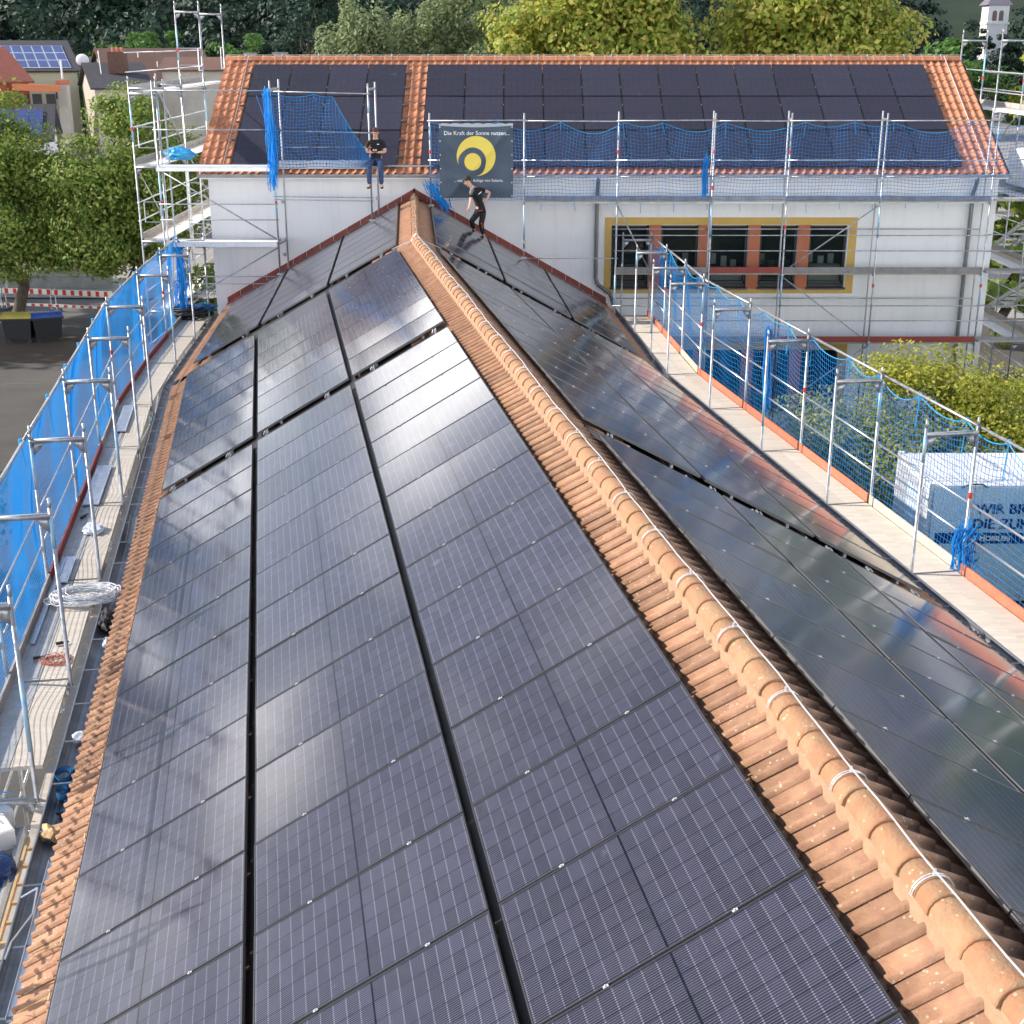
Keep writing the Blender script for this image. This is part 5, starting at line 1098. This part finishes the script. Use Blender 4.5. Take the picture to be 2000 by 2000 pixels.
P2.location += Vector((.025, -1.05, .06))

# ------------------------------------------------------------------ things on the left deck and in the gutter
def coil(label, c, r, n, rt_, m, seed, rx=1.0, ry=1.0, h=.1, jitter=.08, cat='cable coil'):
    g = np.random.default_rng(seed); b = M()
    for k in range(n):
        cx, cy = g.normal(size=2) * jitter * r; rr = r * (1 + g.normal() * .10); ph = g.random() * 6.28; tilt = g.normal(size=2) * .08; z0 = h * k / n
        pts = [Vector(c) + N.ex * (cx + rx * rr * math.cos(ph + 6.28 * i / 26)) + N.ey * (cy + ry * rr * math.sin(ph + 6.28 * i / 26)) + Z * (z0 + tilt[0] * rr * math.cos(6.28 * i / 26) + .012 * math.sin(3 * i)) for i in range(27)]
        b.path(pts, rt_, 5)
    return tag(b.build('cable_coil', m, smooth=True), label, cat)
coil('loose coil of white cable lying over the left deck and gutter', N(-5.92, -3.05, 4.18), .34, 26, .008, 'white_wire', 1, 1.25, .62, .10, .14)
coil('thin faded red cord heaped on the left deck', N(-6.05, -4.95, 4.13), .13, 7, .005, 'toe_orange', 2, 1.2, .8, .02, .2, 'cord')
coil('thick coil of black hose at the far end of the left deck', Fq(-6.35, 8.05, 4.16), .42, 9, .026, 'rubber', 3, 1, 1, .26, .04, 'hose coil')
def crumple(name, label, c, r, m, seed, cat, sub=3, amp=.35):
    bmq = bmesh.new(); bmesh.ops.create_icosphere(bmq, subdivisions=sub, radius=1); g = np.random.default_rng(seed); dirs = g.normal(size=(14, 3)); dirs /= np.linalg.norm(dirs, axis=1)[:, None]
    for v in bmq.verts:
        d = np.array(v.co); k = 1 + amp * (np.max(dirs @ d) - .8) + amp * .35 * g.normal(); v.co = Vector((d[0] * r[0] * k, d[1] * r[1] * k, max(-.6, d[2]) * r[2] * k))
    bmq.transform(Matrix.Translation(c) @ Matrix.Rotation(yw, 4, 'Z')); me = bpy.data.meshes.new(name); bmq.to_mesh(me); bmq.free(); me.materials.append(MT[m]); return tag(link(name, me), label, cat)
crumple('rubbish_bag', 'black rubbish sack slumped in the left gutter below the white cable', N(-5.57, -3.82, 4.13), (.105, .26, .12), 'rubber', 1, 'bag')
crumple('plastic_bottle', 'crushed clear plastic bottle in the left gutter below the black sack', N(-5.50, -4.52, 4.12), (.05, .13, .05), 'plastic', 2, 'bottle', 2)
crumple('plastic_bag', 'crumpled pale plastic bag in the left gutter above the blue straps', N(-5.53, -7.05, 4.13), (.075, .085, .06), 'plastic', 3, 'bag', 2)
crumple('plastic_sheet', 'crumpled clear plastic sheet on the left deck beside a post', N(-6.15, -.15, 4.15), (.16, .22, .06), 'plastic', 4, 'sheet', 3)
crumple('leaf_litter', 'clump of torn brown cardboard and leaves in the left gutter', N(-5.55, -8.98, 4.15), (.10, .11, .08), 'wood', 5, 'litter', 2, .7)
crumple('fabric_sack', 'dark blue sack on the lower platform at the left edge', N(-6.10, -9.12, 3.86), (.20, .22, .16), 'bluebag', 6, 'sack', 3)
crumple('blue_tarpaulin', 'folded bright blue tarpaulin on the high deck by the left verge', (-9.3, 38.9, 8.42), (.42, .35, .22), 'tarp', 7, 'tarpaulin', 3)
crumple('blue_rope_heap', 'heap of blue net rope on the black hose coil', Fq(-5.95, 8.2, 4.36), (.30, .25, .12), 'blue_strap', 8, 'rope', 3, .6)
for i, (o, wd, r_, lab) in enumerate(((-5.57, -7.93, .105, 'upper roll of wide blue strap lying in the left gutter'), (-5.54, -8.28, .075, 'lower roll of wide blue strap curling out of the left gutter'))):
    b = M(); pr = None
    for k in range(34):
        a = k * .42; rr = r_ * (1 - .012 * k) ; c = N(o, wd, 4.17) + N.ex * (rr * math.cos(a)) + N.ey * (rr * math.sin(a) * 1.05) + Z * (.02 * math.sin(a)); q = (c - Z * .03, c + Z * .035)
        if pr: b.add([pr[0], q[0], q[1], pr[1]], [(0, 1, 2, 3)])
        pr = q
    for k in range(10): 
        t0, t1 = k / 10, (k + 1) / 10; p = lambda t: N(o + .05 + .03 * math.sin(5 * t), wd - .08 - .26 * t, 4.11 + .05 * math.sin(7 * t)); b.add([p(t0) - N.ex * .05, p(t0) + N.ex * .05, p(t1) + N.ex * .05, p(t1) - N.ex * .05], [(0, 1, 2, 3)])
    tag(b.build('strap_roll', 'blue_strap'), lab, 'strap')
def uprofile(name, label, p0, p1, w_, h_, m, cat):
    b = M(); d = (Vector(p1) - Vector(p0)).normalized(); x = d.cross(Z).normalized(); t = .006
    b.bar(p0, p1, w_, t); b.bar(Vector(p0) + x * w_ / 2 + Z * h_ / 2, Vector(p1) + x * w_ / 2 + Z * h_ / 2, t, h_); b.bar(Vector(p0) - x * w_ / 2 + Z * h_ / 2, Vector(p1) - x * w_ / 2 + Z * h_ / 2, t, h_); return tag(b.build(name, m), label, cat)
uprofile('metal_profile', 'long bright aluminium rail lying in the left gutter at the picture bottom', N(-5.47, -9.55, 4.17), N(-5.49, -11.75, 4.17), .055, .03, 'alu', 'rail')
uprofile('metal_profile', 'pale grey channel piece lying over the left gutter', N(-5.50, -1.05, 4.20), N(-5.53, .15, 4.20), .12, .05, 'zinc_pipe', 'rail')
uprofile('metal_profile', 'pair of long aluminium rails along the left toe board', N(-6.42, -1.3, 4.13), N(-6.42, -4.4, 4.13), .05, .03, 'alu', 'rail')
for a, b_, o, w_, lab in ((1.1, 3.3, -6.33, .26, 'long ribbed aluminium tray on the left deck next to the red toe board'), (-2.35, -1.35, -6.32, .13, 'short pale metal sheet on the left deck'), (5.6, 7.6, -6.28, .22, 'narrow aluminium tray on the far part of the left deck')):
    b = M(); b.bar(N(o, a, 4.145), N(o, b_, 4.145), w_, .02)
    for k in range(int((b_ - a) / .07)): b.bar(N(o - w_ * .4, a + .05 + .07 * k, 4.158), N(o + w_ * .4, a + .05 + .07 * k, 4.158), .02, .006)
    tag(b.build('metal_tray', 'alu'), lab, 'tray')
for o, wd, l, a, lab in ((-6.36, .55, .22, .4, 'black handled tool on the left deck near the plastic sheet'), (-6.05, -4.45, .16, 1.3, 'dark slot of a hand tool on the grey deck below the cable coil'), (-6.28, -4.85, .14, 1.3, 'small black bracket on the left deck beside the red cord')):
    d = N.ex * math.sin(a) + N.ey * math.cos(a); p = N(o, wd, 4.14); b = M(); b.tube(p - d * l / 2, p + d * l * .1, .022, 8); b.tube(p + d * l * .1, p + d * l / 2, .012, 6); tag(b.build('hand_tool', 'rubber'), lab, 'tool')
# lower platform with boxes
pf = thing('work_platform', N(-6.2, -9.5, 3.6), 'lower mesh platform with white boxes at the left picture edge', 'platform')
b = M(); b.bar(N(-6.35, -8.35, 3.70), N(-6.35, -12.5, 3.70), .72, .03)
for k in range(46): b.bar(N(-6.70, -8.4 - .09 * k, 3.722), N(-6.0, -8.4 - .09 * k, 3.722), .018, .012)
b.build('mesh_floor', 'deck_steel', pf); M().bar(N(-5.97, -8.3, 3.78), N(-5.97, -12.5, 3.78), .035, .12).build('side_rail', 'galv_wall', pf); M().bar(N(-6.7, -8.33, 3.8), N(-5.95, -8.33, 3.8), .03, .10).build('end_rail', 'galv_wall', pf)
for o, wd, sx, sy, a, lab in ((-6.33, -8.15, .36, .5, .5, 'white cardboard box at the end of the left deck'), (-6.20, -8.55, .30, .4, .45, 'open white box lowest of the two at the left deck end')):
    d = N.ex * math.cos(a) + N.ey * math.sin(a); d2 = Vector((-d.y, d.x, 0)); c = N(o, wd, 3.92); bx_ = thing('cardboard_box', c, lab, 'box')
    t = .02; q = M(); q.box(c - Z * .09, (sx, sy, .02), (d, d2, Z)); q.box(c + d * sx / 2, (t, sy, .2), (d, d2, Z)); q.box(c - d * sx / 2, (t, sy, .2), (d, d2, Z)); q.box(c + d2 * (sy / 2 - .011), (sx - t, t, .2), (d, d2, Z)); q.box(c - d2 * (sy / 2 - .011), (sx - t, t, .2), (d, d2, Z)); q.build('tray', 'white', bx_)
    M().box(c + Z * .10 + d * .03, (sx * .8, sy * .92, .012), (d, d2, (Z + d * .12).normalized())).build('flap', 'white', bx_)
ld = thing('wooden_ladder', N(-5.80, -9.5, 3.6), 'pale wooden ladder lying between the left gutter and the platform', 'ladder')
b = M()
for o in (-5.86, -5.72): b.bar(N(o, -8.6, 3.86), N(o, -12.4, 3.86), .025, .06)
b.build('stile', 'wood', ld)
for k in range(12): M().bar(N(-5.86, -8.8 - .3 * k, 3.87), N(-5.72, -8.8 - .3 * k, 3.87), .03, .03).build('rung', 'wood', ld)
M().path([N(-5.66, -10.1, 4.19), N(-5.52, -10.05, 4.24), N(-5.50, -10.45, 4.25), N(-5.64, -10.75, 4.19), N(-5.66, -10.95, 4.17)], .009, 6).build('gutter_bracket', 'alu', wing)

# ------------------------------------------------------------------ courtyard: bins and barriers
def bin_(lab, c, rot, lid):
    e = thing('waste_bin', c, lab, 'bin'); d = Vector((math.cos(rot), math.sin(rot), 0)); d2 = Vector((-d.y, d.x, 0)); c = Vector(c)
    P = lambda x, y, z: c + d * (x * .86) + d2 * (y * .86) + Z * (z * .9)
    b = M(); r0, r1 = [(-.56, -.40), (.56, -.40), (.56, .40), (-.56, .40)], [(-.66, -.50), (.66, -.50), (.66, .50), (-.66, .50)]
    b.add([P(x, y, .18) for x, y in r0] + [P(x, y, 1.08) for x, y in r1], [(3, 2, 1, 0), (4, 5, 6, 7)] + [(k, (k + 1) % 4, 4 + (k + 1) % 4, 4 + k) for k in range(4)]); b.build('body', 'bin_dark', e)
    b = M(); b.bar(P(-.72, -.53, 1.08), P(.72, -.53, 1.08), .06, .07); b.bar(P(-.72, .53, 1.08), P(.72, .53, 1.08), .06, .07); b.bar(P(-.70, -.5, 1.08), P(-.70, .5, 1.08), .06, .07); b.bar(P(.70, -.5, 1.08), P(.70, .5, 1.08), .06, .07); b.build('rim', 'bin_dark', e)
    b = M(); K = 9; pts = []
    for x in (-.69, .69):
        for k in range(K): t = math.pi * k / (K - 1); pts.append(P(x, -.52 * math.cos(t), 1.11 + .20 * math.sin(t)))
    b.add(pts, [(k, k + 1, K + k + 1, K + k) for k in range(K - 1)] + [tuple(range(K)), tuple(range(2 * K - 1, K - 1, -1))])
    for q in range(4): b.bar(P(-.45 + .3 * q, -.3, 1.28), P(-.45 + .3 * q, .3, 1.28), .05, .05)
    b.build('lid', lid, e)
    for x in (-.48, .48):
        for y in (-.36, .36): M().tube(P(x, y - .03, .09), P(x, y + .03, .09), .09, 12).build('wheel', 'rubber', e)
    for x in (-.71, .71): M().tube(P(x, -.25, 1.0), P(x, .25, 1.0), .022, 6).build('handle', 'bin_dark', e)
    return e
bin_('dark waste bin with yellow lid standing left of the blue lidded one', (-19.75, 53.3, 0), .10, 'bin_yellow')
bin_('dark waste bin with blue lid standing right of the yellow lidded one', (-18.70, 53.5, 0), .42, 'bin_blue')
for i, (x0, y0, x1, y1, lab) in enumerate([(-25.1, 60.3, -22.85, 60.0, 'red and white barrier at the left edge of the street'), (-22.8, 60.0, -20.5, 59.65, 'middle red and white street barrier behind the bins'), (-20.45, 59.6, -17.6, 59.0, 'red and white barrier nearest the blue net')]):
    e = thing('street_barrier', ((x0 + x1) / 2, (y0 + y1) / 2, 0), lab, 'barrier'); a, c = Vector((x0, y0, 0)), Vector((x1, y1, 0)); L_ = (c - a).length; d = (c - a).normalized(); nrm_ = Vector((d.y, -d.x, 0))
    for z, h_ in ((.88, .24), (.28, .12)):
        M().bar(a + Z * z, c + Z * z, .035, h_).build('board', 'signwhite', e)
        k = 0; s_ = .12
        while s_ + .17 < L_: M().bar(a + d * s_ + Z * z + nrm_ * .0185, a + d * (s_ + .17) + Z * z + nrm_ * .0185, .004, h_ - .012).build('red_stripe', 'signred', e); s_ += .40
    for f in (.04, .96):
        p = a.lerp(c, f) - nrm_ * .05; M().bar(p, p + Z * 1.05, .035, .035, d).build('post', 'galv_wall', e); M().box(p + Z * .05, (.5, .25, .1), (nrm_, d, Z)).build('foot', 'rubber', e)
lp = M(); lp.tube((-24.2, 64.3, 0), (-24.2, 64.3, 3.8), .05, 8); tag(lp.build('sign_post', 'galv_wall'), 'thin grey post on the pavement beyond the barriers', 'post')

# ------------------------------------------------------------------ village houses beyond the trees
def house(label, a, L_, rot, half, ze, zr, wallm, roofm, depth=None, eave=.4, zw0=0, name='house'):
    # a: front eave corner on the right (x, y); ridge runs along the local x axis to the left
    d = -Vector((math.cos(rot), math.sin(rot), 0)); b_ = Vector((-math.sin(rot), math.cos(rot), 0)); A_ = Vector((a[0], a[1], 0))
    P = lambda u, v, z: A_ + d * u + b_ * v + Z * z
    e = thing(name, P(L_ / 2, half, 0), label, 'house'); m = M(); i0 = eave; v0 = eave; v1 = 2 * half - eave; zz = lambda v: ze + (zr - ze) * (1 - abs(v - half) / half) - .12
    for u in (i0, L_ - i0): m.add([P(u, v0, 0), P(u, v1, 0), P(u, v1, zz(v1)), P(u, half, zr - .12), P(u, v0, zz(v0))], [(0, 1, 2, 3, 4)])
    for v in (v0, v1): m.add([P(i0, v, 0), P(L_ - i0, v, 0), P(L_ - i0, v, zz(v)), P(i0, v, zz(v))], [(0, 1, 2, 3)])
    m.build('wall', wallm, e); r = M()
    for v in (0, 2 * half): r.prism([P(0, v, ze), P(L_, v, ze), P(L_, half, zr), P(0, half, zr)], Z * -.14)
    ro = r.build('roof', roofm, e); return e, P, ro
def onroofP(P, half, ze, zr): return lambda u, t, up=0: P(u, half * t, ze + (zr - ze) * t + up)
def win(e, p, ux, w_, h_, m='glass'):
    ux = Vector(ux); n_ = Vector((ux.y, -ux.x, 0)); f = M().box(Vector(p) + n_ * .03, (w_, .06, h_), (ux, n_, Z)).build('window', 'white', e); M().box(Vector(p) + n_ * .065, (w_ - .16, .01, h_ - .16), (ux, n_, Z)).build('pane', m, f)
e, P, ro = house('cream house with dark roof covered in blue solar panels at the far left', (-42.0, 138), 13, R(24), 8.9, 8.72, 11.5, 'h_cream', 'rows_dark')
q = onroofP(P, 8.9, 8.72, 11.5); sa = thing('solar_array', q(5, .5), 'blue framed solar panels on the far left house roof', 'solar panels')
for i in range(9):
    for r_ in range(3):
        u0, u1 = .9 + i * .98, .9 + (i + 1) * .98 - .06; t0, t1 = .08 + r_ * .24, .08 + (r_ + 1) * .24 - .02
        pn = M().prism([q(u0 + .04, t0 + .005, .08), q(u1 - .04, t0 + .005, .08), q(u1 - .04, t1 - .005, .08), q(u0 + .04, t1 - .005, .08)], Z * .03).build('solar_panel', 'pv_blue', sa); M().prism([q(u0 - .03, t0 - .006, .05), q(u1 + .03, t0 - .006, .05), q(u1 + .03, t1 + .006, .05), q(u0 - .03, t1 + .006, .05)], Z * .045).build('frame', 'alu', pn)
win(e, P(2.2, .4, 6.6), (math.cos(R(24)), math.sin(R(24)), 0), 1.0, 1.2)
e, P, ro = house('house with brick red roof cut by the left picture edge', (-41.3, 122), 9, R(36), 7.4, 8.15, 10.95, 'h_red', 'rows_red')
bnd = M(); bnd.bar((-42.9, 121.0, 7.72), (-39.0, 121.4, 7.55), .5, .55); bnd.build('orange_awning', 'h_orange', e)
for x in (-42.3, -41.2, -40.0): M().box((x, 121.9, 6.6), (.8, .1, 1.0)).build('window', 'h_dark', e)
e, P, ro = house('beige house with dark slate roof behind the leafy tree on the left', (-32.5, 128), 5.6, R(22), 6.4, 7.45, 9.55, 'h_wall', 'rows_dark')
ch = M(); ch.box((-36.3, 130.5, 9.55), (1.5, 1.2, 1.9)); c_ = ch.build('chimney', 'rows_brown', ro); 
for k in range(3): M().tube((-36.7 + .4 * k, 130.5, 10.5), (-36.7 + .4 * k, 130.5, 10.9), .12, 8).build('pot', 'toe_orange', e)
M().tube((-37.4, 128.6, 8.6), (-37.5, 128.6, 10.6), .05, 6).build('vent_pipe', 'alu', ro)
ck = thing('chimney_stack', (-39.4, 124, 0), 'beige wall chimney with red cap and thin white flue at the left', 'chimney'); M().box((-39.5, 124, 3.9), (.85, .9, 7.8)).build('shaft', 'h_wall', ck); M().box((-39.5, 124, 8.0), (.95, 1.0, .4)).build('cap', 'toe_orange', ck); M().tube((-39.5, 124, 8.3), (-39.5, 124, 9.9), .09, 8).build('flue', 'white', ck)
ds = thing('satellite_dish', (-40.3, 133, 9.4), 'white satellite dish between the blue panel roof and the slate roof', 'dish'); ellipsoid('bowl', (-40.3, 133, 9.75), (.62, .2, .55), 'white', ds); M().tube((-40.3, 133.2, 9.0), (-40.3, 133.2, 9.7), .05, 6).build('mast', 'galv_wall', ds)
e, P, ro = house('house with brown tiled roof and pale gable left of the tall scaffold tower', (-29.0, 141), 11, R(24), 8.2, 7.2, 10.75, 'h_wall', 'rows_brown')
for u, t in ((3, .7), (5.5, .5), (7, .75)): M().tube(P(u, 8.2 * t, 7.2 + 3.55 * t), P(u, 8.2 * t, 7.2 + 3.55 * t + .55), .06, 6).build('vent_pipe', 'white', ro)
house('low dark roofed house behind the slate roof and its chimney', (-36.5, 150), 9, R(4), 4, 8.9, 9.85, 'h_wall', 'rows_dark')
e, P, ro = house('garage like house with blue roof panel seen between the two left trees', (-29.6, 90), 4.0, R(14), 4.2, 5.4, 7.45, 'white', 'rows_dark'); q = onroofP(P, 4.2, 5.4, 7.45)
sa = thing('solar_array', q(2, .5), 'dark blue panel field on the small roof between the left trees', 'solar panels')
for i in range(3): M().prism([q(.75 + .9 * i, .1, .07), q(1.62 + .9 * i, .1, .07), q(1.62 + .9 * i, .78, .07), q(.75 + .9 * i, .78, .07)], Z * .05).build('solar_panel', 'pv_blue', sa)
house('white walled house glimpsed under the left trees beyond the street', (-22.5, 80), 8, R(10), 4, 3.2, 5.0, 'white', 'rows_dark')
for x, z, lab in ((-20.9, 10.35, 'wider pale square chimney above the ridge behind the left panels'), (-23.6, 10.3, 'narrower pale chimney left of its wider neighbour behind the ridge')):
    t = M(); t.box((x, 128, z / 2), (1.1 if x > -22 else .9, .9, z)); t.box((x, 128, z + .06), (1.3 if x > -22 else 1.05, 1.1, .12)); tag(t.build('chimney_stack', 'concrete'), lab, 'chimney')
house('long low brown roof just above the ridge behind the chimneys', (-13.0, 132), 20, R(2), 4, 8.9, 10.0, 'h_wall', 'rows_brown')
# church tower
tw = thing('church_tower', (108, 320, 0), 'white church tower with louvred twin windows and slate cap among the trees', 'tower'); tx, ty = 107.9, 320
M().box((tx, ty, 7), (4.6, 4.6, 24)).build('shaft', 'white', tw); M().box((tx, ty, 15.2), (5.1, 5.1, .5)).build('cornice', 'white', tw)
rf = M(); rf.add([(tx - 2.9, ty - 2.9, 19), (tx + 2.9, ty - 2.9, 19), (tx + 2.9, ty + 2.9, 19), (tx - 2.9, ty + 2.9, 19), (tx - 1.7, ty - 1.7, 20.6), (tx + 1.7, ty - 1.7, 20.6), (tx + 1.7, ty + 1.7, 20.6), (tx - 1.7, ty + 1.7, 20.6), (tx, ty, 30)], [(3, 2, 1, 0), (0, 1, 5, 4), (1, 2, 6, 5), (2, 3, 7, 6), (3, 0, 4, 7), (4, 5, 8), (5, 6, 8), (6, 7, 8), (7, 4, 8)]); rf.build('roof', 'tower_roof', tw)
for x in (tx - .85, tx + .62):
    p = [(x - .5, ty - 2.33, 15.7), (x + .5, ty - 2.33, 15.7)] + [(x + .5 * math.cos(math.pi * k / 8), ty - 2.33, 17.4 + .5 * math.sin(math.pi * k / 8)) for k in range(9)]; wdw = M().prism(p, (0, .06, 0)).build('window', 'louvre', tw)
    for k in range(7): M().box((x, ty - 2.36, 15.85 + .25 * k), (.96, .06, .08)).build('louvre_slat', 'tower_roof', wdw)
